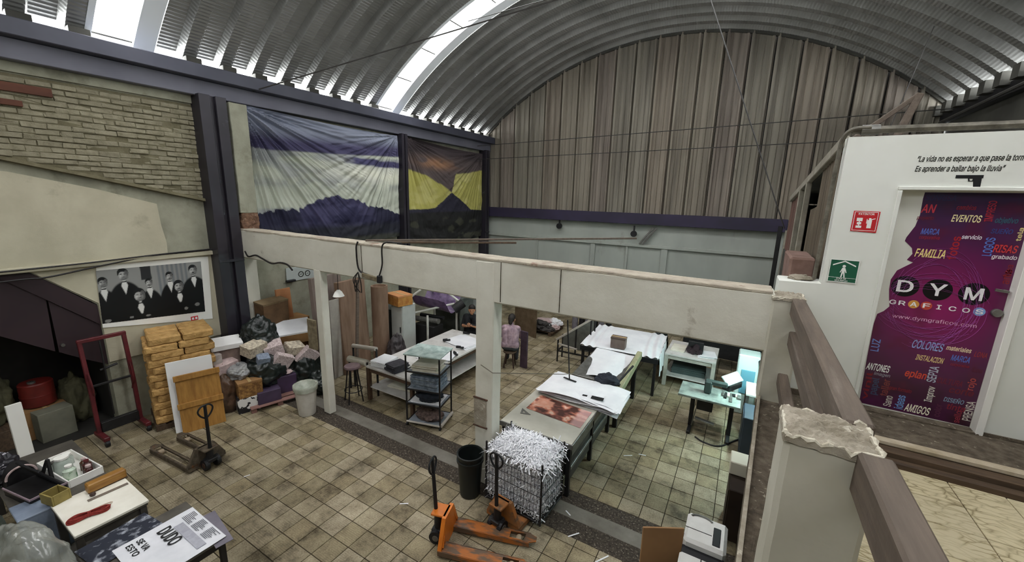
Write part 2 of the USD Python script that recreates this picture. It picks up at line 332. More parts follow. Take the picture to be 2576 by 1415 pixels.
ledge = bez([(XL + 0.05, -1.0, zline(-1) - 0.02), (XL + 0.05, 1.47, 4.54), (XL + 0.05, 2.6, 4.28), (XL + 0.05, 3.95, 3.96)], 30)
obj('crack_ledge', sweep(ledge, [(-0.05, -0.03), (0.05, -0.03), (0.06, 0.02), (-0.05, 0.03)]), M_mortar, wl)
patch = Polygon([(-7, 2.98), (-7, 4.6), (0.9, 4.42), (1.5, 4.36), (2.4, 4.14), (3.15, 3.9), (3.17, 3.5), (3.21, 3.2), (3.2, 2.98)])
obj('plaster_patch', extr(patch, 0.05, (XL, 0, 0), (0, 1, 0), (0, 0, 1)), M_plaster, wl)
obj('picture_wall_face', extr(Polygon([(1.5, 2.9), (3.92, 2.9), (3.92, 1.2), (2.17, 1.2), (2.17, 2.26)]), 0.03, (XL, 0, 0), (0, 1, 0), (0, 0, 1)), M_plaster, wl)
trim = obj('trim_1', box(XL, XL + 0.12, -7, 3.95, 2.9, 2.98, 0.01), M_plaster, kind=S)
# ---- the steel: girder along the eave, columns
g = thing('roof_girder', 'long dark blue steel girder along the top of the left wall', 'girder', kind=S)
obj('web', box(XL - 0.1, XL + 0.42, -7, YK, 6.16, 6.39, 0.01), M_girder, g)
obj('lower_flange', box(XL - 0.1, XL + 0.22, -7, YK, 5.88, 6.16, 0.01), M_girder2, g)
def column(y, w, label, x=XL, zb=0.0):
    t = thing('steel_column', label, 'column', (x, y, 0), kind=S)
    obj('channel', box(0.0, 0.34, -w / 2, -w * 0.1, zb, 5.9), M_blue, t)
    obj('channel', box(0.0, 0.34, w * 0.1, w / 2, zb, 5.9), M_blue, t)
    obj('web', box(0.02, 0.26, -w * 0.1, w * 0.1, zb, 5.9), M_blue, t)
    obj('batten', box(0.3, 0.36, -w / 2, w / 2, 2.75, 2.8), M_blue, t)
    return t
column(4.13, 0.46, 'dark blue double-channel steel column beside the group portrait')
column(9.06, 0.22, 'thin dark blue steel column between the two hanging banners')
column(13.45, 0.24, 'dark blue steel column in the far corner by the gable sheets')
st = obj('wall_pier', rough_(box(XL, XL + 0.3, 4.42, 4.75, 3.72, 5.85, 0.01), 0.012, 6, 2, 3), M_plaster2, kind=S)
bk = obj('broken_brick_pier', rough_(box(XL, XL + 0.28, 4.44, 4.78, 3.3, 3.76, 0.02), 0.04, 9, 5, 4), mat('broken_brick', '#8a6a55', '#5d4436', scale=14, rough=0.95, bump=0.9, bscale=40, c3='#b5a592', scale3=11, t3=(0.6, 0.66)), kind=S)

# ---- concrete portal across the hall
beam = obj('portal_beam', rough_(box(XL, 0.30, YB, YB + 0.3, 2.8, 3.38, 0.02), 0.006, 3, 1, 5), M_beam, kind=S)
obj('portal_joint', [box(x - 0.004, x + 0.004, YB - 0.006, YB + 0.01, 2.83, 3.36, 0.001) for x in (-2.69, -1.85, -5.35)], M_gap, beam)
obj('beam_crest', rough_(box(XL, 0.28, YB - 0.004, YB + 0.28, 3.36, 3.4, 0.01), 0.012, 7, 3, 5), M_crest, beam)
pm = obj('portal_column', rough_(box(-3.08, -2.79, YB - 0.008, YB + 0.22, 0, 3.35, 0.012), 0.004, 3, 4, 4), M_beam, kind=S)
for z in (0.92, 1.36): obj('plate_edge', box(-3.1, -2.86, YB - 0.03, YB - 0.005, z, z + 0.02), M_rust, pm)
obj('column_band', rough_(box(-3.09, -2.88, YB - 0.022, YB + 0.02, 0.94, 1.36), 0.006, 8, 4, 3), M_conc, pm)
obj('portal_column', rough_(box(-6.66, -6.47, YB - 0.004, YB + 0.14, 0, 2.83, 0.015), 0.005, 3, 8, 4), M_beam, kind=S)
obj('portal_column', rough_(box(-9.3, -9.08, YB - 0.02, YB + 0.3, 0, 2.85, 0.015), 0.005, 3, 9, 3), M_beam, kind=S)

# ---- far wall: grey block wall, purple beam, gable sheets
wb = obj('wall_back', box(XL, XR, YK, YK + 0.2, 0, 3.74, 0.001), M_grey, kind=S)
pipe_x = np.linspace(-9.1, 0.75, 12)
obj('wall_ledge', box(XL, 0.8, YK - 0.09, YK, 2.64, 2.74, 0.01), M_grey, wb)
for x0, w in ((-4.75, 0.16), (-3.5, 0.07), (-2.35, 0.2), (-6.9, 0.05)):
    obj('pilaster', box(x0, x0 + w, YK - 0.06, YK, 0, 2.66), M_grey, wb)
pb = obj('purple_beam', box(XL + 0.1, 0.95, YK - 0.22, YK + 0.05, 3.4, 3.76, 0.01), M_purple, kind=S, label='purple painted steel beam under the gable sheets')
def zarch(x, dr=0.0): return ZC + math.sqrt(max((RV - dr) ** 2 - (x - CX) ** 2, 0.01))
gable = thing('wall_gable', None, None, kind=S)
PW = 0.617
M_gab = [mat(f'gable_sheet_{k}', a, b, scale=1.6, rough=0.75, stretch=(4.5, 1, 0.16), bump=0.1, bscale=8, c3=c, scale3=1.2, t3=(0.47, 0.72)) for k, (a, b, c) in enumerate(
    (('#8f877a', '#80786b', '#5f594f'), ('#918779', '#82786c', '#635b51'), ('#8c867a', '#7d776b', '#5e5950'), ('#8e847a', '#7f766c', '#605850')))]
def gable_sheet(x0, x1):
    w = x1 - x0
    prof = [(0, 0), (0.012, -0.075), (0.07, -0.08), (0.1, -0.03), (0.17, -0.03), (0.185, -0.055), (0.2, -0.03), (0.35, -0.02), (0.362, -0.045), (0.374, -0.02), (0.5, -0.02), (0.53, -0.06), (0.57, -0.06), (0.6, 0.02), (w, 0.02)]
    prof = [(a * w / PW, b) for a, b in prof[:-1]] + [(w, 0.02)]
    n = len(prof); front = []; 
    for a, b in prof: front.append((x0 + a, YK + b * 1.3, 3.7))
    for a, b in prof: front.append((x0 + a, YK + b * 1.3, zarch(x0 + a) + 0.02))
    v = np.array(front); f = []
    for i in range(n - 1): f += [[i, i + 1, n + i + 1], [i, n + i + 1, n + i]]
    v2 = v + [0, 0.012, 0]; k = 2 * n
    f2 = [[c + k for c in t[::-1]] for t in f]
    return _tm(np.vstack([v, v2]), np.array(f + f2))
x = XL + 0.1; k = 0
while x < XR - 0.1:
    obj('sheet', gable_sheet(x, min(x + PW - 0.016, XR - 0.02)), M_gab[(k * 7 + k // 3) % 4], gable); x += PW; k += 1
ang = np.linspace(-A0, A0, 60)
rib = np.stack([CX + (RV - 0.03) * np.sin(ang), np.full(60, YK - 0.05), ZC + (RV - 0.03) * np.cos(ang)], 1)
obj('backing', extr(Polygon([(XL, 3.7), (XR, 3.7)] + [(x_, zarch(x_)) for x_ in np.linspace(XR - 0.1, XL + 0.1, 40)]), 0.02, (0, YK + 0.1, 0), (1, 0, 0), (0, 0, 1)), M_black, gable)
obj('arch_angle', sweep(rib, [(-0.05, -0.03), (0.05, -0.03), (0.05, 0.03), (-0.05, 0.03)]), M_dark, gable)

# ---- roof vault: every curved panel its own part
ceil = thing('ceiling', None, None, kind=S)
def roof_panel(y0, w, flat=False):
    a = np.linspace(-A0 + 0.002, A0 - 0.002, 430); rip = np.where(np.arange(430) % 2, 0.0035, -0.0035)
    prof = [(0.0, 0.0), (0.055, 0.13), (w - 0.26, 0.13), (w - 0.205, 0.0), (w, 0.0)] if not flat else [(0, 0.1), (w, 0.1)]
    P = np.zeros((430, len(prof), 3))
    for j, (y, d) in enumerate(prof):
        R = RV + d + rip * (0.0 if flat else 1.0)
        P[:, j, 0] = CX + R * np.sin(a); P[:, j, 1] = y0 + y; P[:, j, 2] = ZC + R * np.cos(a)
    n = len(prof); i, j = np.meshgrid(np.arange(429), np.arange(n - 1), indexing='ij'); b = i * n + j
    q = np.stack([b, b + 1, b + n + 1, b + n], -1).reshape(-1, 4)
    return _tm(P.reshape(-1, 3), np.vstack([q[:, [0, 1, 2]], q[:, [0, 2, 3]]]))
SKY = [(2.57, 3.45), (8.22, 9.2), (-3.1, -2.2)]
PWR = 0.6
spans = [(-7.0, -3.1), (-2.2, 2.57), (3.45, 8.22), (9.2, YK + 0.05)]
for a, b in spans:
    n = round((b - a) / PWR); w = (b - a) / n
    for i in range(n):
        obj('roof_panel', roof_panel(a + i * w, w), M_roof, ceil)
        y_ = a + i * w + w - 0.2
        for xa, xb in ((XL - 0.05, XL + 0.2), (XR - 0.3, XR - 0.05)): obj('rib_closure', box(xa, xb, y_, y_ + 0.24, 6.3, 6.53, 0.004), M_dark, ceil)
M_sky = emat('skylight_panel', (0.99, 1.0, 1.0), SKYLIGHT)
M_skf = mat('skylight_frame', '#e6ebee', rough=0.5)
def arcbox(y0, y1, r0, r1, n=90, a0=-A0 - 0.02, a1=A0 + 0.02):
    a = np.linspace(a0, a1, n); p = np.stack([CX + RV * np.sin(a), np.zeros(n), ZC + RV * np.cos(a)], 1)
    P = []
    for y, r in ((y0, r0), (y1, r0), (y1, r1), (y0, r1)):
        P.append(np.stack([CX + (RV + r) * np.sin(a), np.full(n, y), ZC + (RV + r) * np.cos(a)], 1))
    P = np.stack(P, 1).reshape(-1, 3); i, j = np.meshgrid(np.arange(n - 1), np.arange(4), indexing='ij')
    q = np.stack([i * 4 + j, i * 4 + (j + 1) % 4, (i + 1) * 4 + (j + 1) % 4, (i + 1) * 4 + j], -1).reshape(-1, 4)
    return _tm(P, np.vstack([q[:, [0, 1, 2]], q[:, [0, 2, 3]]]))
for k, (a, b) in enumerate(SKY):
    w_ = thing(f'window_{k + 1}', None, None, kind=S)
    obj('pane', arcbox(a + 0.08, b - 0.28, 0.10, 0.11), M_sky, w_)
    obj('frame', arcbox(a, a + 0.08, -0.01, 0.14), M_skf, w_)
    obj('frame', arcbox(b - 0.28, b, 0.02, 0.14), M_skf, w_)
    for t in np.linspace(-A0, A0, 15):
        obj('bar', arcbox(a + 0.08, b - 0.28, 0.085, 0.1, 2, t - 0.0015, t + 0.0015), M_dark, w_)

# ---- right and rear: dark wall, white room with the printed door, landing
obj('wall_front', box(XL - 1.6, XR + 0.2, -7.2, -7.0, -0.1, 9.3, 0.001), M_grey, kind=S)
wr = obj('wall_right', box(XR, XR + 0.2, -7, YK + 0.2, 0, 6.4, 0.001), M_dark, kind=S)
obj('trim_3', box(XR - 0.16, XR, -7, YK, 6.15, 6.36, 0.01), M_black, kind=S)

# ---- landing: slab edge, kerb, tiles, step
land = thing('landing', None, None, kind=S)
edge = Polygon([(-0.02, -7), (0.03, -1), (0.17, 2.16), (0.29, 4.33), (0.30, 4.66), (0.62, 4.66), (0.62, -7)])
obj('kerb', rough_(extr(edge, 0.3, (0, 0, 2.03), (1, 0, 0), (0, 1, 0)), 0.006, 8, 3, 5), M_grit, land)
ep = np.array([(-0.01, -6.9), (0.035, -1), (0.17, 2.16), (0.29, 4.33), (0.295, 4.6)])
obj('edge_bead', sweep(np.c_[ep[:, 0] + 0.01, ep[:, 1], np.full(5, 2.335)], [(-0.012, -0.03), (0.012, -0.03), (0.012, 0.012), (-0.012, 0.012)]), M_conc, land)
obj('slab', box(0.6, XR, -7, 9.6, 1.9, 2.186), M_gap, land)
obj('step_strip', rough_(box(0.6, XR, 4.12, 4.66, 2.15, 2.33, 0.01), 0.006, 8, 9, 5), M_grit, land)
obj('step_board', [box(0.62, XR, 4.0, 4.13, 2.19, 2.29, 0.008), box(0.62, XR, 3.93, 4.0, 2.19, 2.245, 0.008)], M_woodd, land)
obj('step_nosing', box(0.6, XR, 4.09, 4.16, 2.29, 2.335, 0.012), mat('nosing', '#c4b8a4', '#a8997f', scale=6, rough=0.8), land)
def crackle(name, c1, c2, dark):
    n = {'tc': ('texture_coordinate', {}), 'nd': ('noise_texture', {'scale': 6, 'detail': 3}), 'ad': ('vector_math', {'math_type': 'multiply_add', 'vector2': (0.09, 0.09, 0.0)}), 'mp': ('mapping', {'scale': (9, 24, 1), 'rotation': (0, 0, 0.5)}),
         'v': ('voronoi_texture', {'feature': 'distance_to_edge', 'scale': 1.0}), 'r': ('rgb_ramp', {'ramp': [(0.0, C(dark)), (0.05, C(c2)), (0.16, C(c1))]}), 'n1': ('noise_texture', {'scale': 4, 'detail': 6}), 'm': ('map_range', {'from_min': 0.42, 'from_max': 0.6, 'clamp': True, 'to_min': 0.25, 'to_max': 1.0}), 'x': ('mix_color', {'a': C(c1)}),
         'b': ('bump', {'strength': 0.4, 'distance': 0.006}), 'p': ('principled_bsdf', {'roughness': 0.6, 'specular_ior_level': 0.3})}
    l = [('tc.object', 'nd.vector'), ('nd.color', 'ad.vector1'), ('tc.object', 'ad.vector3'), ('ad.vector', 'mp.vector'), ('mp.vector', 'v.vector'), ('v.distance', 'r.fac'), ('tc.object', 'n1.vector'), ('n1.fac', 'm.value'), ('m.result', 'x.fac'), ('r.color', 'x.b'), ('x.result', 'p.base_color'), ('v.distance', 'b.height'), ('b.normal', 'p.normal')]
    return usdkit.material(stage, '/World/Looks/' + name, n, l, surface='p.BSDF')
M_lt = [crackle('landing_tile_0', '#bfb496', '#a79a77', '#7b6d50'), crackle('landing_tile_1', '#c8bc9b', '#ac9f7d', '#807255')]
for i in range(10):
    for j in range(20):
        x0, y0 = 0.62 + 0.3 * i, 3.93 - 0.3 * (j + 1)
        if y0 > 1.0 and x0 < 3.4: obj('tile', box(x0 + 0.003, x0 + 0.297, y0 + 0.003, y0 + 0.297, 2.18, 2.2 + RNG.uniform(-0.0015, 0.0015), 0.003), M_lt[RNG.randrange(2)], land)
obj('tile_field', [box(0.623 + 0.3 * i, 0.917 + 0.3 * i, 0.63 - 0.3 * j, 0.924 - 0.3 * j, 2.18, 2.2, 0.003) for i in range(10) for j in range(20)], M_lt[0], land, kind='stuff')

def post(name, x0, x1, y0, y1, z0, z1, seed):
    t = thing(name, None, None, ((x0 + x1) / 2, (y0 + y1) / 2, z0), kind=S)
    b = rough_(box((x0 - x1) / 2, (x1 - x0) / 2, (y0 - y1) / 2, (y1 - y0) / 2, 0, z1 - z0 - 0.02, 0.02), 0.004, 6, seed, 5)
    obj('plaster', b, mat('post_paint', '#c2beb0', '#b1ad9d', scale=1.5, rough=0.75, bump=0.2, bscale=14, c3='#8f897a', scale3=1.6, t3=(0.66, 0.76)), t)
    w, d = x1 - x0, y1 - y0
    n = 64
    def top(u, v):
        e = np.minimum(np.minimum(u, 1 - u), np.minimum(v, 1 - v)); x = (u - 0.5) * (w + 0.012); y = (v - 0.5) * (d + 0.012)
        h = ((meshkit.fbm(np.stack([x * 30, y * 30, 0 * x + seed], -1), 5, seed) - 0.5) * 0.05 + (meshkit.noise(np.stack([x * 120, y * 120, 0 * x], -1), seed) - 0.5) * 0.008) * np.clip(e * 14, 0, 1) - 0.012 * np.clip(1 - e * 7, 0, 1) * (meshkit.noise(np.stack([x * 40, y * 40, 0 * x], -1), seed + 3))
        return np.stack([x, y, z1 - z0 + h - 0.03 * (e < 0.001)], -1)
    obj('broken_top', grid(n, n, top), M_conc, t, smooth=40)
    rim = [((a - 0.5) * w, (b - 0.5) * d, z1 - z0 - 0.004) for a, b in ((0, 0), (1, 0), (1, 1), (0, 1), (0, 0))]
    rp = np.vstack([np.linspace(rim[k], rim[k + 1], 14)[:-1] for k in range(4)] + [[rim[-1]]]); rp[:, 2] += NR.normal(-0.004, 0.006, len(rp)); rp[:, :2] *= 1 - np.abs(NR.normal(0, 0.012, (len(rp), 1)))
    obj('chipped_rim', tube(rp, 0.002 + 0.011 * NR.random(len(rp)), 6), mat('chip_plaster', '#d6d0c0', '#b7ae9b', scale=30, rough=0.95, bump=0.6, bscale=60), t)
    return t
post('landing_post', 0.22, 0.50, 1.70, 1.95, 2.15, 3.36, 11)
post('landing_post', 0.28, 0.53, 4.35, 4.63, 2.3, 3.36, 12)
rail = thing('wooden_railing', 'weathered wooden railing between the two plastered posts on the landing', 'railing', (0.48, 0, 2.33))
obj('top_rail', cat_([box(-0.05, 0.05, 1.94, 4.36, 0.87, 1.03, 0.01)]), M_wood, rail)
obj('middle_rail', box(-0.03, 0.06, 1.94, 4.36, 0.58, 0.72, 0.01), M_wood, rail)
obj('lower_rail', box(-0.06, 0.02, 1.94, 4.36, 0.18, 0.3, 0.01), M_wood, rail)
rail2 = thing('wooden_railing', 'weathered wooden top rail running from the near post towards the bottom edge', 'railing', (0.48, 0, 2.33))
obj('top_rail', box(-0.05, 0.05, -2.0, 1.71, 0.87, 1.03, 0.01), M_wood, rail2)

# ---- white room on the landing
YW = 4.66
room = thing('wall_room', None, None, (0, 0, 0), kind=S)
front = Polygon([(0.33, 2.25), (1.08, 2.25), (1.08, 4.345), (1.88, 4.345), (1.88, 2.25), (XR, 2.25), (XR, 4.78), (0.66, 4.78), (0.66, 3.47), (0.33, 3.46)])
obj('front_wall', extr(front, 0.16, (0, YW + 0.16, 0), (1, 0, 0), (0, 0, 1)), M_wallw, room)
obj('low_wall', box(0.33, 1.0, YW + 0.16, YW + 0.36, 2.25, 3.46, 0.01), M_wallw, room)
obj('skirting', [box(0.55, 1.08, YW - 0.012, YW, 2.33, 2.39), box(1.92, XR, YW - 0.012, YW, 2.33, 2.36)], M_grit, room)
obj('roof_deck', extr(Polygon([(YW + 0.18, 4.7), (9.6, 4.2), (9.6, 4.26), (YW + 0.18, 4.77)]), XR - 0.7, (0.7, 0, 0), (0, 1, 0), (0, 0, 1)), M_dark, room)
obj('inner_wall', box(0.9, XR, 9.5, 9.6, 2.2, 4.18), M_dark, room)
M_fib = mat('brown_fibre_sheet', '#6f6354', '#4f463a', scale=3, rough=0.7, stretch=(1, 7, 0.4), bump=0.3, bscale=10)
def wavy(y0, y1, zb, zt0, zt1, x, pitch=0.13, amp=0.02):
    n = int((y1 - y0) / pitch * 6)
    return shell(grid(n, 2, lambda u, v: np.stack([x + amp * np.sin(u * (y1 - y0) / pitch * 2 * np.pi), y0 + u * (y1 - y0), zb + v * (zt0 + (zt1 - zt0) * u - zb)], -1)), 0.006)
obj('side_sheet', wavy(5.0, 6.05, 3.46, 4.72, 4.66, 0.7), M_fib, room)
obj('side_sheet', wavy(6.05, 7.0, 3.3, 4.2, 4.12, 0.74), M_fib, room)
obj('side_sheet', wavy(7.9, 9.6, 3.3, 4.4, 4.3, 0.7), mat('reddish_sheet', '#6b4f47', '#57423b', scale=2, rough=0.7, stretch=(1, 5, 0.5)), room)
obj('side_base', box(0.66, 0.86, 4.82, 9.6, 2.2, 3.32), M_dark, room)
fr = [bar((0.66, y, 3.3), (0.66, y, z), 0.07) for y, z in ((7.05, 4.55), (7.85, 4.42))] + [bar((0.66, 4.8, 4.76), (0.66, 9.6, 4.28), 0.06, 0.1)]
obj('side_frame', fr, mat('dusty_frame', '#9b9588', '#7d776b', scale=5, rough=0.8), room)
obj('red_box_face', rough_(box(0.42, 0.64, 5.0, 5.75, 2.9, 3.66, 0.02), 0.008, 7, 4, 3), mat('reddish_block', '#8a6f66', '#745a50', scale=5, rough=0.9, bump=0.4, bscale=18), kind=S, label='reddish block face on top of the low wall end', cat='block')
pt = thing('pipe', 'dirty steel pipe lying along the top edge of the white room', 'pipe', (0, YW + 0.02, 4.8))
obj('tube', tube([(0.68, 0, 0.035), (1.6, 0.01, 0.03), (3.6, 0.02, 0.03)], 0.03, 10), mat('dirty_pipe', '#7f7a6f', '#57534a', scale=12, rough=0.6, metal=0.3), pt)
pt2 = thing('conduit', 'thin dirty conduit bending down along the left corner of the white room', 'pipe', (0, YW + 0.02, 4.8)); obj('elbow', tube(bez([(0.8, -0.03, 0.05), (0.68, -0.02, 0.04), (0.63, 0.02, -0.03), (0.62, 0.05, -0.25), (0.61, 0.06, -1.3)], 24), 0.018, 8), mat('dirty_pipe', '#7f7a6f'), pt2)
obj('coupling', cyl((0.74, 0, 0.035), (0.86, 0, 0.034), 0.042, 12), M_steel, pt)
br = thing('trestle', 'pale timber trestle leg standing on the roof of the white room', 'trestle', (0.98, 4.95, 4.8))
obj('leg', bar((-0.24, 0, 0), (0.14, 0.05, 0.34), 0.04), M_wood, br); obj('leg', bar((0.06, 0.02, 0), (0.16, 0.05, 0.36), 0.055), M_wood, br)

# ---- the printed door
YD = YW + 0.10
PROF=[(1.245,4.321),(1.242,4.269),(1.247,4.138),(1.233,4.038),(1.194,3.94),(1.189,3.909),(1.244,3.852),(1.256,3.802),(1.229,3.747),(1.273,3.728),(1.218,3.68),(1.182,3.648),(1.154,3.562),(1.158,3.473),(1.171,3.395),(1.186,3.32),(1.154,3.271),(1.115,3.238),(1.106,3.143),(1.111,2.832),(1.126,2.362)]
WORDS= [('SONRISA', 1.351, 4.279, 0.186, 0.05, '2c2c52', 0),('AN', 1.291, 4.188, 0.082, 0.071, 'c0394a', 0),('proyecto', 1.284, 4.107, 0.102, 0.036, '6e2033', 0),('cambios', 1.513, 4.205, 0.112, 0.039, '8e2234', 0),('EVENTOS', 1.529, 4.117, 0.168, 0.059, 'efe2ab', 0),('IMPRESO', 1.652, 4.181, 0.047, 0.163, 'a3283a', 1),('objetivo', 1.752, 4.109, 0.124, 0.057, '35596a', 0),('SUEÑO', 1.744, 4.031, 0.118, 0.048, '35417a', 0),('MARCA', 1.335, 3.999, 0.112, 0.051, '5a6fc0', 0),('corporativa', 1.337, 3.946, 0.127, 0.038, '8a2438', 0),('servicio', 1.586, 3.97, 0.114, 0.036, 'e9e2ea', 0),('LOGOS', 1.694, 3.9, 0.054, 0.147, '5674c4', 1),('RISAS', 1.789, 3.891, 0.128, 0.063, 'c53a3c', 0),('grabado', 1.794, 3.821, 0.138, 0.042, 'e0d6da', 0),('FAMILIA', 1.368, 3.815, 0.187, 0.072, 'f0dd8c', 0),('fotos', 1.498, 3.873, 0.057, 0.192, 'a3222c', 1),('tela', 1.842, 4.009, 0.029, 0.104, 'd9c98a', 1),('idea', 1.837, 3.718, 0.039, 0.102, '7a1f33', 1),('LUZ', 1.151, 2.945, 0.059, 0.116, '6f86c9', 1),('COLORES', 1.49, 3.012, 0.197, 0.077, '8fa6d8', 0),('materiales', 1.683, 3.023, 0.15, 0.043, 'e6cfae', 0),('LONA', 1.818, 3.002, 0.075, 0.048, '93303a', 0),('INSTALACION', 1.522, 2.896, 0.174, 0.052, 'e0c58c', 0),('MARCA', 1.709, 2.941, 0.114, 0.054, '5a6fc0', 0),('corporativa', 1.713, 2.88, 0.114, 0.032, '8a2438', 0),('ANTONES', 1.203, 2.736, 0.16, 0.07, 'eef0ea', 0),('imagen', 1.241, 2.673, 0.112, 0.041, '8d8893', 0),('eplan', 1.46, 2.727, 0.14, 0.086, 'cf4a38', 0),('SEPIA', 1.565, 2.763, 0.06, 0.15, 'b3b7c9', 1),('CULTURA', 1.681, 2.72, 0.16, 0.053, '702038', 0),('rojo', 1.813, 2.734, 0.056, 0.108, 'b04a48', 1),('Improv', 1.584, 2.577, 0.064, 0.147, 'dad5cc', 1),('DISEÑO', 1.736, 2.563, 0.123, 0.051, '7e95ad', 0),('PRENSA', 1.838, 2.493, 0.054, 0.181, 'c9c1b9', 1),('AMIGOS', 1.526, 2.412, 0.163, 0.077, 'f0ecd2', 0),('Sano', 1.321, 2.434, 0.057, 0.106, 'c5bcb4', 1),('ideas', 1.401, 2.448, 0.063, 0.134, '6f93c9', 1),('tinta', 1.759, 2.5, 0.115, 0.055, '7f2436', 0),('papel', 1.211, 2.551, 0.067, 0.166, '3f4a66', 1),('taller', 1.281, 2.558, 0.054, 0.165, '7a3a3a', 1),('vinil', 1.155, 2.542, 0.043, 0.275, '7c1f2a', 1),('gran formato', 1.385, 2.563, 0.152, 0.046, '7d2130', 0),('corte', 1.765, 2.653, 0.15, 0.055, '6a1e30', 0),('color', 1.653, 2.441, 0.045, 0.119, '5a2a44', 1),('sello', 1.781, 2.419, 0.043, 0.111, '8a3040', 1),('luna', 1.822, 2.865, 0.062, 0.042, '5a1e34', 0),('arte', 1.837, 3.67, 0.046, 0.117, '8a2030', 1)]
door = thing('door_1', 'white door wearing a purple word-cloud print with a round-letter DYM sign', None, kind=S)
obj('panel', box(1.08, 1.88, YD - 0.03, YD + 0.02, 2.34, 4.345, 0.003), mat('door_white', '#dddcd4', '#d3d2c9', scale=1, rough=0.5), door)
obj('jamb', [box(1.055, 1.085, YW - 0.02, YD - 0.04, 2.33, 4.334), box(1.055, 1.868, YW - 0.02, YD - 0.04, 4.336, 4.366)], M_wallw, door)
jm = thing('trim_4', None, None, kind=S); obj('door_stop', box(1.872, 1.92, YW - 0.03, YD, 2.33, 4.37), M_white, jm)
obj('sill', rough_(box(1.05, 1.9, YW - 0.03, YD, 2.3, 2.345), 0.003, 20, 2, 3), M_grit, door)
_y = YD - 0.031
poly = Polygon(PROF + [(1.868, 2.352), (1.872, 4.325)])
def printmesh(p, n=110):
    x0, z0, x1, z1 = p.bounds; g = []
    t = trimesh.creation.extrude_polygon(p, 0.001, engine='earcut')
    v, f = trimesh.remesh.subdivide_to_size(t.vertices, t.faces, 0.035); m = _tm(v, f); m.merge_vertices(); return m
pmh = printmesh(poly); pv = pmh.vertices.copy()
x, z = pv[:, 0], pv[:, 1]
def mixc(a, b, t): return np.asarray(a) * (1 - t[:, None]) + np.asarray(b) * t[:, None]
cen = np.exp(-(((x - 1.5) / 0.33) ** 2 + ((z - 3.38) / 0.36) ** 2)); top_ = np.clip((z - 3.7) / 0.6, 0, 1); bot_ = np.clip((3.0 - z) / 0.6, 0, 1)
nz = meshkit.fbm(np.stack([x * 5, z * 5, 0 * x], 1), 4, 3)
col = mixc(C('#521848'), C('#8c1a5e'), cen); col = mixc(col, C('#252042'), top_ * np.clip(nz * 1.9 - 0.25, 0, 1)); col = mixc(col, C('#30101f'), bot_ * np.clip(nz * 2 - 0.25, 0, 1)); col = mixc(col, C('#5b1030'), np.clip(nz * 3 - 1.75, 0, 0.7))
pmh.apply_transform(np.array([[1, 0, 0, 0], [0, 0, -1, _y], [0, 1, 0, 0], [0, 0, 0, 1.0]]))
pr = obj('word_print', pmh, vmat('printed_vinyl', 0.35, 0.5), door, color=col)
swl = []
for k in range(26):       # swirling line drawing behind the sign
    a = np.linspace(0, 1, 40); p0 = 0.25 * k
    xx = 1.45 + (0.28 + 0.05 * math.sin(p0)) * np.cos(2 * math.pi * (a * 0.55 + 0.04 * k)) + 0.05 * math.sin(1.7 * k); zz = 3.38 + (0.16 + 0.011 * k) * np.sin(2 * math.pi * (a * 0.55 + 0.04 * k)) + 0.06 * math.cos(1.3 * k)
    ok = [poly.buffer(-0.01).contains(Point(q)) for q in zip(xx, zz)]
    run = []
    for q, o in zip(np.c_[xx, np.full(40, _y - 0.0012), zz], ok):
        if o: run.append(q)
        else:
            if len(run) > 4: swl.append(sweep(run, [(-0.0028, -0.0004), (0.0028, -0.0004), (0.0028, 0.0004), (-0.0028, 0.0004)]))
            run = []
    if len(run) > 4: swl.append(sweep(run, [(-0.0028, -0.0004), (0.0028, -0.0004), (0.0028, 0.0004), (-0.0028, 0.0004)]))
obj('swirl_lines', swl, mat('swirl_ink', '#b65cb4', rough=0.4), door)
def word(t, cx, cz, w, h, v=0, bold=True, shear=0.12, y=None):
    m = text(t, 1.0, 0.001, bold); b = m.bounds; vv = m.vertices - [b[0, 0], b[0, 1], 0]
    W_, H_ = b[1, 0] - b[0, 0], b[1, 1] - b[0, 1]
    if v: vv[:, 0] *= h / W_; vv[:, 1] *= w / H_; vv[:, 0] -= h / 2; vv[:, 1] -= w / 2; vv = np.c_[-vv[:, 1], vv[:, 0], vv[:, 2]]
    else: vv[:, 0] *= w / W_; vv[:, 1] *= h / H_; vv[:, 0] -= w / 2; vv[:, 1] -= h / 2; vv[:, 0] += shear * vv[:, 1]
    m.vertices = vv
    return on_plane(m, (cx, (y if y is not None else _y - 0.0015), cz), (1, 0, 0), (0, 0, 1))
byc = {}
for (t, cx, cz, w, h, c, v) in WORDS: byc.setdefault(c, []).append(word(t, cx, cz, w, h, v))
for c, ms in byc.items(): obj('word', ms, mat('ink_' + c, '#' + c, rough=0.4), door)
for t, cx, cz in (('D', 1.257, 3.515), ('Y', 1.464, 3.511), ('M', 1.682, 3.506)):
    obj('letter_disc', on_plane(extr(Point(0, 0).buffer(0.092).intersection(affinity.translate(poly.buffer(-0.004), -cx, -cz)), 0.0012, (0, 0, 0), (1, 0, 0), (0, 1, 0)), (cx, _y - 0.001, cz), (1, 0, 0), (0, 0, 1)), mat('ink_black', '#0d0b0f', rough=0.35), door)
    obj('letter', word(t, cx, cz, 0.108, 0.105, shear=0.0, y=_y - 0.003), mat('ink_white', '#f2f0f2', rough=0.4), door)
for t, cx, c in (('A', 1.338, '#d99a4a'), ('F', 1.42, '#c24a3c'), ('S', 1.74, '#7fa6d6')):
    obj('letter_dot', on_plane(extr(Point(0, 0).buffer(0.036), 0.001, (0, 0, 0), (1, 0, 0), (0, 1, 0)), (cx, _y - 0.0012, 3.364), (1, 0, 0), (0, 0, 1)), mat('dot' + t, c, rough=0.4), door)
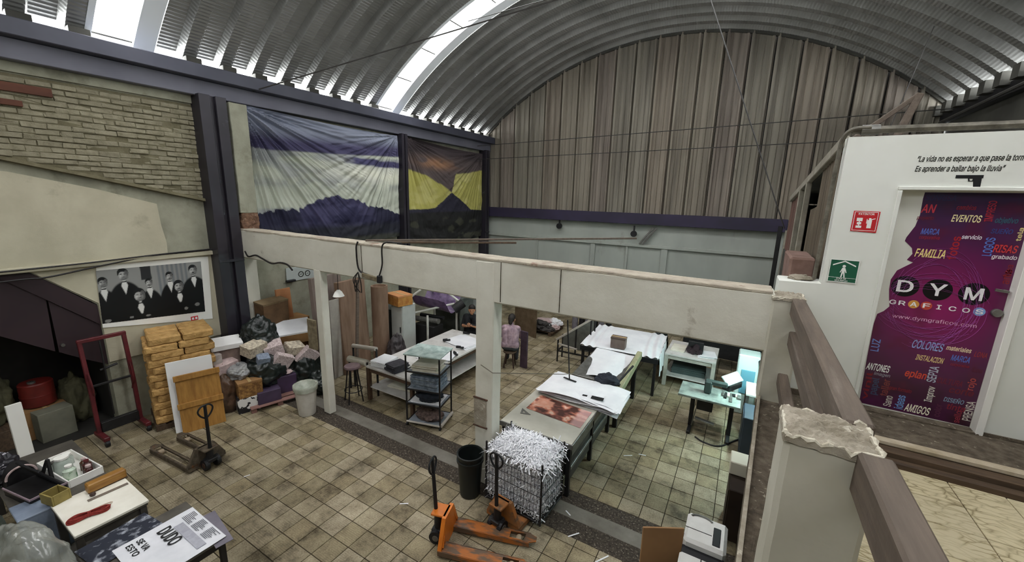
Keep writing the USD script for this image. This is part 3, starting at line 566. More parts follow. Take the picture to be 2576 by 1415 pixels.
obj('letter', [word(t, cx, 3.364, 0.03 if t == 'I' else 0.046, 0.04, shear=0, y=_y - 0.003) for t, cx in (('G', 1.2), ('R', 1.262), ('A', 1.338), ('F', 1.42), ('I', 1.498), ('C', 1.581), ('O', 1.662), ('S', 1.74))], mat('ink_white', '#f2f0f2'), door)
obj('web_address', word('www.dymgraficos.com', 1.483, 3.236, 0.53, 0.042, bold=False, shear=0), mat('ink_pink', '#e7b8d2', rough=0.4), door)
h = obj('handle', [cyl((1.845, _y, 3.557), (1.845, _y - 0.05, 3.557), 0.012, 10), bar((1.85, _y - 0.05, 3.557), (1.775, _y - 0.055, 3.565), 0.018, 0.022), lathe([(0.0, 0), (0.028, 0.002), (0.026, 0.008), (0, 0.01)], 16)], M_steel, door)
obj('lock', [on_plane(lathe([(0.0, 0.03), (0.03, 0.03), (0.034, 0.02), (0.034, 0)], 18), (1.835, _y, 3.372), (1, 0, 0), (0, 0, 1))], M_steel, door)

# ---- lettering and signs on the white room
ink = mat('wall_ink', '#24231f', rough=0.6)
q = thing('wall_lettering', 'black slanted quotation in Spanish painted over the door, two lines', 'lettering', (0, 0, 0))
def line(s, x0, z0, h, w=None):
    m = text(s, h, 0.001, True, 0.74, 0.2); b = m.bounds; m.apply_translation((-b[0, 0], 0, 0))
    if w: m.apply_scale((w / (b[1, 0] - b[0, 0]), 1, 1))
    return on_plane(m, (x0, YW - 0.0005, z0), (1, 0, 0), (0, 0, 1))
obj('line', line('“La vida no es esperar a que pase la tormenta', 1.135, 4.565, 0.043, 0.665), ink, q)
obj('line', line('Es aprender a bailar bajo la lluvia”', 1.135, 4.487, 0.043, 0.51), ink, q)
gunp = ops.unary_union([sbox(0, 0.075, 0.155, 0.1), sbox(0.0, 0.083, 0.06, 0.094), Polygon([(0.1, 0.08), (0.148, 0.08), (0.152, 0), (0.113, 0)]), Polygon([(0.07, 0.078), (0.105, 0.078), (0.103, 0.05), (0.078, 0.05)]).difference(Polygon([(0.08, 0.072), (0.099, 0.072), (0.098, 0.056), (0.084, 0.056)]))])
gd = obj('pistol_decal', extr(gunp, 0.002, (1.385, YW - 0.0002, 4.357), (1, 0, 0), (0, 0, 1)), mat('decal_black', '#16161a', rough=0.5), label='flat black pistol silhouette on the white wall over the door', cat='decal')
M_red = mat('sign_red', '#c1272d', rough=0.4)
ex = thing('fire_sign', 'red extinguisher sign with white pictograms on the white wall beside the door', 'sign', (0.795, YW, 3.975))
pl = extr(Polygon([(0, 0), (0.178, -0.008), (0.18, 0.175), (0.0, 0.178)]), 0.004, (0, 0, 0), (1, 0, 0), (0, 0, 1)); obj('plate', pl, M_red, ex)
wsig = mat('sign_white', '#eeeeea', rough=0.4)
obj('caption', on_plane(text('EXTINTOR', 0.016, 0.001, True, 0.95), (0.034, -0.0045, 0.144), (1, 0, 0), (0, 0, 1)), wsig, ex)
ext = ops.unary_union([sbox(0.105, 0.03, 0.135, 0.1), sbox(0.112, 0.1, 0.128, 0.118), Polygon([(0.128, 0.108), (0.155, 0.118), (0.155, 0.11), (0.128, 0.1)]), sbox(0.098, 0.07, 0.104, 0.11)])
fl = ops.unary_union([sbox(0.03, 0.03, 0.07, 0.05), sbox(0.035, 0.06, 0.065, 0.08), sbox(0.03, 0.088, 0.07, 0.118), sbox(0.046, 0.03, 0.054, 0.118)])
obj('pictogram', extr(ext, 0.001, (0, -0.004, 0), (1, 0, 0), (0, 0, 1)), wsig, ex); obj('pictogram', extr(fl, 0.001, (0, -0.004, 0), (1, 0, 0), (0, 0, 1)), wsig, ex)
obj('border', extr(sbox(0.008, 0.006, 0.17, 0.17).difference(sbox(0.012, 0.01, 0.166, 0.166)), 0.001, (0, -0.004, 0), (1, 0, 0), (0, 0, 1)), wsig, ex)
gs = thing('exit_sign', 'green safety sign with a white walking figure under an arrow roof', 'sign', (0.7, YW, 3.505))
obj('plate', box(0, 0.205, -0.004, 0, 0, 0.205), mat('sign_green', '#1e5a43', rough=0.4), gs)
man = ops.unary_union([Point(0.103, 0.148).buffer(0.012), sbox(0.092, 0.085, 0.114, 0.134), Polygon([(0.092, 0.132), (0.078, 0.09), (0.084, 0.087), (0.096, 0.12)]), Polygon([(0.114, 0.132), (0.128, 0.09), (0.122, 0.087), (0.11, 0.12)]), Polygon([(0.092, 0.09), (0.088, 0.045), (0.097, 0.045), (0.103, 0.085)]), Polygon([(0.114, 0.09), (0.121, 0.045), (0.112, 0.045), (0.104, 0.085)])])
roof_ = Polygon([(0.02, 0.148), (0.103, 0.188), (0.186, 0.148), (0.186, 0.16), (0.103, 0.2), (0.02, 0.16)])
for p in (man, roof_): obj('pictogram', extr(p, 0.001, (0, -0.004, 0), (1, 0, 0), (0, 0, 1)), wsig, gs)
obj('caption', [on_plane(text('ZONA DE', 0.012, 0.001, True), (0.06, -0.0045, 0.026), (1, 0, 0), (0, 0, 1)), on_plane(text('SEGURIDAD', 0.012, 0.001, True), (0.05, -0.0045, 0.008), (1, 0, 0), (0, 0, 1))], wsig, gs)
obj('border', extr(sbox(-0.004, -0.004, 0.209, 0.209).difference(sbox(0.003, 0.003, 0.202, 0.202)).union(sbox(0.003, 0.04, 0.202, 0.043)), 0.0012, (0, -0.004, 0), (1, 0, 0), (0, 0, 1)), wsig, gs)

# ---- two hanging cloth banners with landscape prints
def hang(name, y0, y1, top0, top1, bot0, bot1, paint, label, seed, x0, corners):
    nu, nv = 230, 150
    def fn(u, v):
        y = y0 + u * (y1 - y0); zt = top0 + (top1 - top0) * u - 0.05 * np.sin(np.pi * u); zb = bot0 + (bot1 - bot0) * u - 0.16 * np.sin(np.pi * u)
        z = zt + (zb - zt) * v; d = 0 * u
        for (cu, cv, k, s) in corners:
            dx, dz = (u - cu) * (y1 - y0), (v - cv) * (top0 - bot0); r = np.hypot(dx, dz); th = np.arctan2(dz, np.abs(dx) + 1e-6)
            n = meshkit.fbm(np.stack([th * k, 0 * th + seed + cu * 7, r * 0.25], -1), 3, seed) - 0.5
            d += s * n * np.exp(-(r / 2.4) ** 2) * np.clip(r * 1.6, 0.05, 1)
        sag = meshkit.fbm(np.stack([u * 5 + 3 * v, (v + 0.5 * (u - 0.5) ** 2) * 9, 0 * u + seed], -1), 3, seed + 9) - 0.5
        d += 0.2 * sag * v ** 2 + 0.05 * np.sin(np.pi * u) * v
        return np.stack([x0 + d, y, z], -1)
    m = grid(nu, nv, fn); u, v = [a.ravel() for a in np.meshgrid(np.linspace(0, 1, nu), np.linspace(0, 1, nv), indexing='ij')]
    yy = m.vertices[:, 1]; zz = m.vertices[:, 2]
    t = thing(name, label, 'banner', (0, 0, 0))
    o = obj('cloth', m, vmat('printed_cloth', 0.75, 0.15), t, smooth=True, color=paint(yy, zz))
    for (cu, cv, k, s) in corners:
        P = (x0, y0 + cu * (y1 - y0), top0 + (top1 - top0) * cu); obj('tie_cord', tube([P, (x0 - 0.02, P[1] + (0.08 if cu else -0.08), P[2] + 0.08)], 0.006, 5), M_cable, t)
def lay(col, c, a): return col * (1 - a[:, None]) + np.asarray(C(c)) * a[:, None]
def ss(x, a, b): t = np.clip((x - a) / (b - a), 0, 1); return t * t * (3 - 2 * t)
def paint1(y, z):
    n = meshkit.fbm(np.stack([y * 0.5, z * 2.2, 0 * y], 1), 4, 2) - 0.5; n2 = meshkit.fbm(np.stack([y * 3, z * 4, 0 * y], 1), 4, 5) - 0.5
    col = np.tile(C('#b4b8aa'), (len(y), 1)); bz = np.interp(y, [4.56, 5.17, 6.88, 8.87], [5.07, 5.04, 5.11, 5.23])
    col = lay(col, '#8f9296', ss(n, 0.04, 0.2) * 0.8); col = lay(col, '#7d7f84', np.exp(-((z - 4.38) / 0.12) ** 2) * 0.55 * ss(n2 + 0.3, 0.1, 0.4))
    col = lay(col, '#dcdccb', ss(y, 5, 8) * np.exp(-((z - 4.7) / 0.25) ** 2) * 0.8)
    col = lay(col, '#4a4763', ss(z, bz - 0.02, bz + 0.03)); col = lay(col, '#8b90a0', ss(z, bz + 0.16, bz + 0.5))
    lens = ss(0.11 - np.abs(z - 5.0 + 0.08 * n2), 0, 0.05) * ss(y + n2 * 0.5, 6.9, 7.4); col = lay(col, '#474564', lens)
    rz = np.interp(y + 0 * n2, [4.5, 4.67, 5.35, 5.57, 5.69, 6.08, 6.2, 6.34, 6.61, 6.84, 7.12, 7.29, 7.55, 7.81, 8.14, 8.49, 8.85, 9.1], [3.6, 3.64, 3.78, 3.79, 3.74, 3.91, 4.05, 4.02, 4.13, 4.11, 4.0, 4.03, 3.98, 3.82, 3.79, 3.73, 3.59, 3.5]) + (meshkit.noise(np.stack([y * 14, 0 * y, 0 * y], 1), 3) - 0.5) * 0.09
    m_ = ss(rz - z, 0, 0.015); col = lay(col, '#464460', m_); col = lay(col, '#282840', m_ * ss(n2, -0.05, 0.15) * 0.8); col = lay(col, '#2a2a3c', m_ * np.maximum(ss(6.0 - y, 0, 0.5), ss(y, 7.6, 8.2))); col = lay(col, '#2e2f38', ss(3.45 - z, 0, 0.2)); col = lay(col, '#3c3d38', ss(3.08 - z, 0, 0.1)); return col
def paint2(y, z):
    n2 = meshkit.fbm(np.stack([y * 2.2, z * 4, 0 * y], 1), 4, 8) - 0.5
    col = np.tile(C('#b3ad63'), (len(y), 1)); col = lay(col, '#c9c385', ss(n2, 0, 0.2) * 0.6)
    top = np.interp(y, [9.2, 10.1, 10.8, 11.3, 11.42, 11.5, 11.65, 13.3], [4.9, 4.76, 4.5, 4.32, 4.25, 4.6, 4.9, 5.1])
    col = lay(col, '#5f5555', ss(z - top + n2 * 0.1, 0, 0.06)); col = lay(col, '#4b4346', ss(z, 5.3, 5.6)); o = np.exp(-((y - 10.7) / 0.8) ** 2 - ((z - 5.18) / 0.16) ** 2); col = lay(col, '#a37c62', np.clip(o * 1.1, 0, 1) * ss(n2 + 0.25, 0.05, 0.3))
    cz = np.interp(y, [9.1, 10.1, 10.55, 11.42, 11.96, 12.54, 13.4], [3.72, 3.73, 3.77, 4.28, 4.0, 3.68, 3.64]); m_ = ss(cz - z + n2 * 0.02, 0, 0.02); col = lay(col, '#34333f', m_); col = lay(col, '#2c2c2c', ss(3.64 - z, 0, 0.06)); col = lay(col, '#4f4f44', ss(n2, 0.05, 0.2) * ss(3.5 - z, 0, 0.2) * 0.7); return col
hang('hanging_banner', 4.62, 8.94, 5.88, 5.84, 3.2, 2.92, paint1, 'larger cloth banner printed with a purple mountain range under a pale sky', 4, -9.14, [(0, 0, 24, 0.5), (1, 0, 22, 0.26)])
hang('hanging_banner', 9.2, 13.32, 5.86, 5.76, 2.78, 2.62, paint2, 'smaller cloth banner printed with a smoking volcano against a yellow sky', 7, -9.14, [(0, 0, 20, 0.34), (1, 0, 20, 0.2)])

# ---- group portrait on the left wall: board, picture, small red sign
pp = thing('group_portrait', 'black and white wall picture of a group of men in dinner jackets', 'picture', (XL + 0.032, 0, 0))
obj('board', extr(Polygon([(2.16, 1.83), (3.78, 1.58), (3.84, 2.86), (2.22, 2.93)]), 0.015, (0, 0, 0), (0, 1, 0), (0, 0, 1)), M_white, pp)
gm = grid(150, 110, lambda u, v: np.stack([0 * u + 0.017, (2.205 + u * 1.5) - 0.04 * (1 - v), 1.9 - 0.14 * u + v * 0.91 * (1 + 0.12 * u)], -1))
y, z = gm.vertices[:, 1], gm.vertices[:, 2]
pc = np.tile(C('#8d8d8b'), (len(y), 1)); pc = lay(pc, '#6f7478', ss(y, 2.95, 3.0) * ss(3.5 - y, 0, 0.03) * (0.5 + 0.5 * np.sin(y * 90))); pc = lay(pc, '#2a2a2c', ss(np.abs(y - 2.84), 0.075, 0.07) * ss(z, 2.55, 2.57))
def el(cy, cz, a, b): return ss(1 - ((y - cy) / a) ** 2 - ((z - cz) / b) ** 2, -0.05, 0.12)
def suit(cy, cz, w, hd, skin='#a9a9a7'):
    global pc
    for m_, c_ in ((el(cy, cz - 0.62, w, 0.5), '#0e0e10'),): pc = lay(pc, c_, m_)
    pc = lay(pc, '#d9d9d6', ss(0.05 - np.abs(y - cy) * (1 + 0 * z) - np.abs(z - (cz - hd * 1.9)) * 0.28, 0, 0.012)); pc = lay(pc, '#0c0c0e', ss(0.035 - np.abs(y - cy), 0, 0.01) * ss(0.014 - np.abs(z - cz + hd * 1.25), 0, 0.006))
    pc = lay(pc, '#141416', el(cy, cz + hd * 0.22, hd * 0.72, hd * 0.86)); pc = lay(pc, '#777776', el(cy, cz - hd * 0.3, hd * 0.5, hd * 0.72)); pc = lay(pc, skin, el(cy - hd * 0.08, cz - hd * 0.2, hd * 0.5, hd * 0.68)); pc = lay(pc, '#6b6b6a', el(cy + hd * 0.4, cz - hd * 0.1, hd * 0.3, hd * 0.75) * 0.7); pc = lay(pc, '#4d4d4e', np.maximum(el(cy - hd * 0.24, cz + 0.05 * hd, hd * 0.17, hd * 0.07), el(cy + hd * 0.26, cz + 0.05 * hd, hd * 0.17, hd * 0.07))); pc = lay(pc, '#2c2c2c', el(cy, cz - hd * 0.47, hd * 0.26, hd * 0.07)); pc = lay(pc, '#5a5a5a', el(cy, cz - hd * 0.75, hd * 0.4, hd * 0.16) * 0.8); pc = lay(pc, '#d0d0ce', el(cy - hd * 0.3, cz - hd * 0.2, hd * 0.12, hd * 0.16) * 0.6)
for a in ((2.26, 2.6, 0.2, 0.09, '#8a8a88'), (2.86, 2.5, 0.2, 0.075), (3.17, 2.57, 0.2, 0.08), (2.53, 2.7, 0.26, 0.105), (3.55, 2.63, 0.26, 0.1), (3.29, 2.36, 0.3, 0.11), (2.7, 2.3, 0.3, 0.12)): suit(*a)
pc = lay(pc, '#0b0b0d', ss(2.02 - z - 0.06 * np.sin(y * 5), 0, 0.03) * ss(z, 1.8, 1.84)); 
for a in ((2.24, 1.93, 0.07, 0.05), (2.55, 1.92, 0.05, 0.035), (2.78, 1.9, 0.06, 0.03), (3.36, 1.9, 0.05, 0.05), (3.55, 1.94, 0.07, 0.06)): pc = lay(pc, '#7f7f7d', el(a[0], a[1], a[2] * 0.6, a[3] * 0.6))
obj('print', gm, vmat('printed_paper', 0.5, 0.3), pp, color=pc)
rs = thing('notice', 'tiny red and white notice at the lower right of the group portrait', 'notice', (XL + 0.05, 3.47, 1.66)); obj('plate', box(0, 0.006, -0.06, 0.06, -0.03, 0.05), M_red, rs); obj('pictogram', [box(0.006, 0.008, -0.045, -0.01, -0.015, 0.03), box(0.006, 0.008, 0.01, 0.045, -0.015, 0.03)], wsig, rs)

# ---- stair through the left wall
stp = thing('stair', 'maroon steel stair side sloping down through the left wall', 'stair', (XL - 0.05, 0, 0), kind=S)
def zs(y): return 3.125 - (y - 1.26) * 1.012
obj('stringer', extr(Polygon([(-0.6, zs(-0.6) - 0.34), (2.16, zs(2.16) - 0.34), (2.16, zs(2.16)), (-0.6, zs(-0.6))]), 0.05, (0, 0, 0), (0, 1, 0), (0, 0, 1)), M_maroon, stp)
obj('side_panel', extr(Polygon([(-0.6, 3.44), (1.08, 1.99), (1.59, 1.575), (1.61, zs(1.61) - 0.34), (-0.6, zs(-0.6) - 0.34)]), 0.03, (-0.012, 0, 0), (0, 1, 0), (0, 0, 1)), M_maroon, stp)
obj('side_panel', extr(Polygon([(1.63, zs(1.63) - 0.35), (2.16, zs(2.16) - 0.35), (2.16, 1.15), (1.89, 1.34), (1.63, 1.55)]), 0.03, (-0.012, 0, 0), (0, 1, 0), (0, 0, 1)), M_maroon, stp)
obj('knob', cyl((0.02, 1.68, 1.66), (0.06, 1.68, 1.66), 0.025, 12), M_steel, stp)
for k in range(9):
    y0 = -0.5 + 0.28 * k; obj('tread', box(-0.98, -0.02, y0, y0 + 0.29, zs(y0) - 0.37, zs(y0) - 0.33), M_dark, stp)
obj('far_stringer', extr(Polygon([(-0.6, zs(-0.6) - 0.3), (2.1, zs(2.1) - 0.31), (2.1, zs(2.1)), (-0.6, zs(-0.6))]), 0.04, (-0.98, 0, 0), (0, 1, 0), (0, 0, 1)), M_maroon, stp)
for i, (a, b, z, h_, l) in enumerate(((0.6, 2.1, 5.53, 0.12, 'longer rust-brown plank fixed high on the painted brick'), (0.4, 1.78, 5.32, 0.08, 'shorter brown plank fixed below the longer plank on the brick'))):
    obj('plank', rough_(box(XL + 0.02, XL + 0.07, a, b, z - h_ / 2, z + h_ / 2), 0.004, 6, i, 3), mat('rusty_plank', '#6a4436', '#53352b', scale=4, rough=0.9, stretch=(1, 0.3, 1)), label=l, cat='plank')
def wire(name, pts, r, label, cat_name='cable', m=None, n=40): return obj(name, tube(bez(pts, n), r, 6), m or M_cable, label=label, cat=cat_name)
wire('cable', [(XL + 0.1, -1, 2.7), (XL + 0.12, 1.19, 2.8), (XL + 0.12, 1.65, 2.8), (XL + 0.12, 2.29, 2.9), (XL + 0.1, 3.03, 2.98), (XL + 0.1, 3.9, 3.0)], 0.014, 'dark cable sagging along the ledge above the group portrait')
wire('cable', [(XL + 0.14, -1, 2.93), (XL + 0.16, 1.6, 2.955), (XL + 0.14, 3.0, 3.0), (XL + 0.14, 3.85, 3.02)], 0.013, 'upper dark cable resting on the plaster ledge of the left wall')

# ================================================================ THINGS: left side of the hall
M_kraft = mat('kraft_paper', '#cda468', '#a8824b', scale=9, rough=0.75, bump=1.0, bscale=20, var=0.08)
M_card = mat('cardboard', '#9c764c', '#85623d', scale=3, rough=0.85, bump=0.1, bscale=25, c3='#6b4c2f', scale3=3, t3=(0.6, 0.75))
M_card2 = mat('orange_cardboard', '#b07a52', '#9c6a45', scale=2, rough=0.85)
M_paper = mat('paper', '#e8e8ea', '#dcdce0', scale=3, rough=0.8)
M_paperw = mat('warm_paper', '#dcd8cb', '#cbc5b4', scale=5, rough=0.85)
M_bag = mat('black_bin_bag', '#1c2421', '#121716', scale=4, rough=0.32, spec=0.6, bump=0.5, bscale=14)
M_pink = mat('pinkish_paper', '#c9b3b0', '#ad9896', scale=16, rough=0.85, bump=0.2, bscale=40)
M_print = mat('printed_wrap', '#d3c8b2', '#96897a', scale=22, rough=0.7, detail=3)
M_printp = mat('printed_pink_wrap', '#d6c6c4', '#a4918f', scale=38, rough=0.7, detail=2)
M_redm = mat('red_enamel', '#662328', '#4c1a1f', scale=6, rough=0.45, c3='#4a2422', scale3=7, t3=(0.6, 0.7))
M_ply = mat('plywood', '#b1823f', '#8f632c', scale=2.2, rough=0.65, stretch=(7, 7, 0.8), bump=0.15, bscale=14)
M_foam = mat('white_foam', '#e6e5e4', rough=0.85)
M_darksteel = mat('dark_steel', '#2c2b2c', '#211f20', scale=8, rough=0.5, metal=0.3)
M_jack_old = mat('grimy_jack_steel', '#6a5e4e', '#463d33', scale=12, rough=0.65, metal=0.2, bump=0.2, bscale=40, c3='#7d5233', scale3=8, t3=(0.6, 0.68))
M_orange = mat('orange_enamel', '#cf7420', '#bd651a', scale=4, rough=0.4, c3='#8a5425', scale3=9, t3=(0.64, 0.7))
M_orange2 = mat('worn_orange_enamel', '#a9672f', '#7d5a3b', scale=9, rough=0.55, c3='#5a4a3c', scale3=8, t3=(0.55, 0.66))
M_purplebox = mat('purple_crate', '#4b3d54', '#3e3247', scale=3, rough=0.6)
M_under = mat('under_stair_wall', '#3a3833', '#2a2824', scale=2, rough=0.95)

# ---- red upright stacker by the stair
t = thing('hand_stacker', 'red tubular hand stacker standing upright on castors by the stair end', 'stacker', (-8.9, 2.07, 0), 0.03)
for s, n in ((-1, 'upright'), (1, 'upright')):
    y = 0.27 * s
    obj(n, [bar((0, y, 0.16), (-0.02, y, 0.95), 0.055), bar((-0.02, y, 0.93), (-0.1, y, 1.72), 0.055), tube(bez([(-0.03, y * 0.9, 0.75), (0.05, y * 0.95, 0.98), (0.0, y * 0.98, 1.22)], 12), 0.014, 7)], M_redm, t)
obj('top_bar', bar((-0.1, -0.3, 1.74), (-0.1, 0.3, 1.74), 0.06), M_redm, t)
obj('cross_bar', bar((-0.02, -0.27, 0.98), (-0.02, 0.27, 0.98), 0.035), M_darksteel, t); obj('cross_bar', bar((0.0, -0.27, 0.2), (0.0, 0.27, 0.2), 0.05), M_darksteel, t)
obj('chain', [tube([(-0.05, -0.05, 1.7), (-0.02, -0.05, 0.4)], 0.012, 6), cyl((-0.08, -0.1, 1.2), (-0.08, 0.12, 1.24), 0.02, 8)], M_darksteel, t)
for s in (-1, 1):
    obj('foot', box(-0.12, 0.3, 0.27 * s - 0.04, 0.27 * s + 0.04, 0.1, 0.17, 0.01), M_redm, t)
    o = obj('castor', cyl((0.27, 0.27 * s - 0.025, 0.055), (0.27, 0.27 * s + 0.025, 0.055), 0.055, 16), M_black, t)
    obj('castor_fork', box(0.25, 0.29, 0.27 * s - 0.035, 0.27 * s + 0.035, 0.06, 0.12), M_steel, o)
obj('fork_plate', box(-0.02, 0.06, -0.24, 0.24, 0.17, 0.34), M_darksteel, t)

# ---- kraft paper parcels stacked on a pallet
KX, KY, KR = -8.49, 2.38, -0.24
def kr(x, y): return (KX - x * math.cos(KR) + y * math.sin(-KR) * 1.0, KY + x * math.sin(-KR) + y * math.cos(KR))
pal = thing('pallet', 'dark wooden pallet under the stack of kraft parcels', 'pallet', (KX - 0.27, KY + 0.6, 0), KR)
for k in range(5): obj('deck_board', box(-0.42, 0.42, -0.5 + 0.22 * k, -0.36 + 0.22 * k, 0.09, 0.115), M_woodd, pal)
for x in (-0.38, 0, 0.38): obj('bearer', box(x - 0.04, x + 0.04, -0.5, 0.52, 0, 0.09), M_woodd, pal)
pm_ = rough_(box(-0.2, 0.2, -0.22, 0.22, 0, 0.128, 0.02), 0.012, 14, 3, 5)
kpar = thing('kraft_parcel', 'brown kraft paper parcel in the tall stack between the red stacker and the cartons', 'parcel', group='kraft paper parcels in the tall stack'); obj('wrapping', pm_, M_kraft, kpar); obj('label', box(-0.06, 0.06, -0.05, 0.05, 0.124, 0.1335, 0.001), M_kraft, kpar)
first = True
for lv in range(12):
    for a in (-1, 1):
        for b in (-1, 1):
            lx, ly = 0.205 * a + RNG.uniform(-0.012, 0.012), 0.226 * b + (0.03 if lv % 2 else -0.03) + RNG.uniform(-0.01, 0.01); c, s = math.cos(KR), math.sin(KR)
            loc = (KX - 0.27 + lx * c - ly * s, KY + 0.6 + lx * s + ly * c, 0.117 + lv * 0.13); rz = KR + RNG.choice((0, math.pi)) + RNG.uniform(-0.03, 0.03)
            lab = f"{['bottom', 'second', 'third', 'fourth', 'fifth', 'sixth', 'seventh', 'eighth', 'ninth', 'tenth', 'eleventh', 'top'][lv]} kraft parcel of the {('rear' if a < 0 else 'front')} {('left' if b < 0 else 'right')} column, counted from the bottom"
            if first: place(kpar, loc, rz); first = False; tag(kpar, lab)
            else: dup(kpar, loc, rz, lab)
# ---- boards leaning on the stack
t = thing('white_board', 'thick white board leaning against the kraft parcel stack behind the crate lid', 'board', (-8.05, 2.9, 0), -0.28); 
obj('sheet', [T(box(-0.02, 0.02, -0.36, 0.28, 0, 1.26, 0.004), (0.0, 0, 0), 0, 0, -0.13), T(box(-0.018, 0.018, -0.35, 0.29, 0, 1.24, 0.004), (-0.05, 0, 0), 0, 0, -0.13)], M_foam, t)
t = thing('packing_crate_lid', 'plywood crate lid with two battens leaning on the white board', 'lid', (-7.94, 2.94, 0), -0.28)
P = np.eye(4)
def lean(m): return T(m, (0, 0, 0), 0, 0, -0.13)
obj('panel', lean(box(-0.012, 0.012, -0.34, 0.28, 0.0, 1.02, 0.003)), M_ply, t)
obj('batten', lean(box(0.012, 0.05, -0.36, 0.29, 0.94, 1.04, 0.006)), M_ply, t); obj('batten', lean(box(0.012, 0.05, -0.36, 0.29, 0.44, 0.54, 0.006)), M_ply, t)

# ---- pallet jacks
def jack(name, label, loc, rz, L, W, m, ms, hand=(-0.02, 1.02), slot=None, grip=None, hmat=None, plate=0.34):
    t = thing(name, label, 'pallet jack', loc, rz); hm = hmat or M_black
    for s in (-1, 1):
        y = s * (W / 2 - 0.075)
        fp = Polygon([(0.0, -0.075), (L - 0.1, -0.075), (L, -0.035), (L, 0.035), (L - 0.1, 0.075), (0.0, 0.075)])
        cut = fp.difference(sbox(*(slot or (L - 0.33, -0.05, L - 0.14, 0.05))))
        top = extr(cut, 0.012, (0, y, 0.085), (1, 0, 0), (0, 1, 0))
        sides = [box(0, L - 0.08, y + k * 0.075 - 0.006, y + k * 0.075 + 0.006, 0.03, 0.097, 0.002) for k in (-1, 1)]
        f = obj('fork', [top] + sides, ms, t)
        obj('load_roller', cyl((L - 0.22, y - 0.04, 0.04), (L - 0.22, y + 0.04, 0.04), 0.04, 14), mat('roller', '#a08f78', rough=0.6), f)
    bd = Polygon([(-W / 2 + 0.0, 0.03), (W / 2, 0.03), (W / 2, 0.1), (0.13, plate), (-0.13, plate), (-W / 2, 0.1)])
    obj('body', [extr(bd, 0.05, (-0.0, 0, 0), (0, 1, 0), (0, 0, 1)), bar((0.04, -W / 2 + 0.04, 0.11), (0.02, -0.09, plate - 0.02), 0.05, 0.03), bar((0.04, W / 2 - 0.04, 0.11), (0.02, 0.09, plate - 0.02), 0.05, 0.03), box(-0.16, 0.03, -0.1, 0.1, plate - 0.03, plate, 0.008)], m, t)
    obj('pump', [cyl((-0.1, 0, 0.12), (-0.1, 0, plate - 0.03), 0.05, 16), box(-0.17, -0.03, -0.07, 0.07, 0.11, 0.17, 0.01)], M_darksteel, t)
    for s in (-1, 1):
        w = obj('steer_wheel', cyl((-0.1, s * 0.05, 0.085), (-0.1, s * 0.105, 0.085), 0.085, 20), M_black, t); obj('hub', cyl((-0.1, s * 0.1, 0.085), (-0.1, s * 0.11, 0.085), 0.04, 14), M_rust if ms is M_jack_old else M_steel, w)
    x1, z1 = hand
    p0, p1 = np.array([-0.12, 0, 0.2]), np.array([-0.12 + x1, 0, z1 - 0.2]); d = (p1 - p0) / np.linalg.norm(p1 - p0)
    h = obj('handle', tube([p0, p0 + d * 0.2, p1, p1 + d * 0.19], [0.035, 0.024, 0.022, 0.02], 10), hm, t)
    q = p1; lo = bez([q - d * 0.02, q + np.array([0, 0.07, 0]) + d * 0.05, q + np.array([0, 0.1, 0]) + d * 0.13, q + np.array([0, 0.06, 0]) + d * 0.19, q + d * 0.2, q + np.array([0, -0.06, 0]) + d * 0.19, q + np.array([0, -0.1, 0]) + d * 0.13, q + np.array([0, -0.07, 0]) + d * 0.05, q - d * 0.02], 48)
    obj('grip', tube(lo, 0.012, 8), hm, h)
    return t
jack('pallet_jack', 'old grimy pallet jack with bare steel forks in front of the crate lid', (-6.76, 2.44, 0), math.pi + 0.09, 1.15, 0.52, M_jack_old, M_jack_old, (-0.02, 1.05), (0.12, -0.045, 1.02, 0.045))
jack('pallet_jack', 'bright orange pallet jack standing empty in the open floor', (-2.75, 3.3, 0), 0.29, 1.1, 0.54, M_orange, mat('orange_fork', '#a65f24', '#5d4a3a', scale=3, rough=0.5, stretch=(1.2, 4, 4), lo=0.42, hi=0.55), (-0.04, 1.1), plate=0.42)
jack('pallet_jack', 'worn brown-orange pallet jack pushed under the cage of shredded paper', (-2.28, 3.86, 0), math.pi / 2 - 0.12, 1.0, 0.52, M_orange2, M_orange2, (-0.02, 1.12), plate=0.38)

# ---- wire cage of shredded paper
cg = thing('wire_cage', 'wire mesh cage trolley overflowing with shredded white paper', 'cage', (-2.22, 4.33, 0.1), -0.06)
cw, cd, ch = 0.43, 0.30, 0.80
obj('base', box(-cw, cw, -cd, cd, 0.0, 0.035, 0.005), M_darksteel, cg)
for a in (-1, 1):
    for b in (-1, 1): obj('corner_post', tube([(a * cw, b * cd, 0.0), (a * cw, b * cd, ch + 0.07)], 0.014, 8), M_darksteel, cg)
def mesh_panel(p, q, h):
    p, q = np.array(p), np.array(q); L = np.linalg.norm(q - p); n = int(L / 0.05); out = []
    for k in range(n + 1): x = p + (q - p) * k / n; out.append(tube([x, x + [0, 0, h]], 0.0028, 4))
    for k in range(7): z = np.array([0, 0, h * k / 6]); out.append(tube([p + z, q + z], 0.004 if k % 3 else 0.006, 4))
    return out
for a, b in (((-cw, -cd, 0.03), (cw, -cd, 0.03)), ((cw, -cd, 0.03), (cw, cd, 0.03)), ((cw, cd, 0.03), (-cw, cd, 0.03)), ((-cw, cd, 0.03), (-cw, -cd, 0.03))): obj('mesh_side', mesh_panel(a, b, ch - 0.05), M_darksteel, cg)
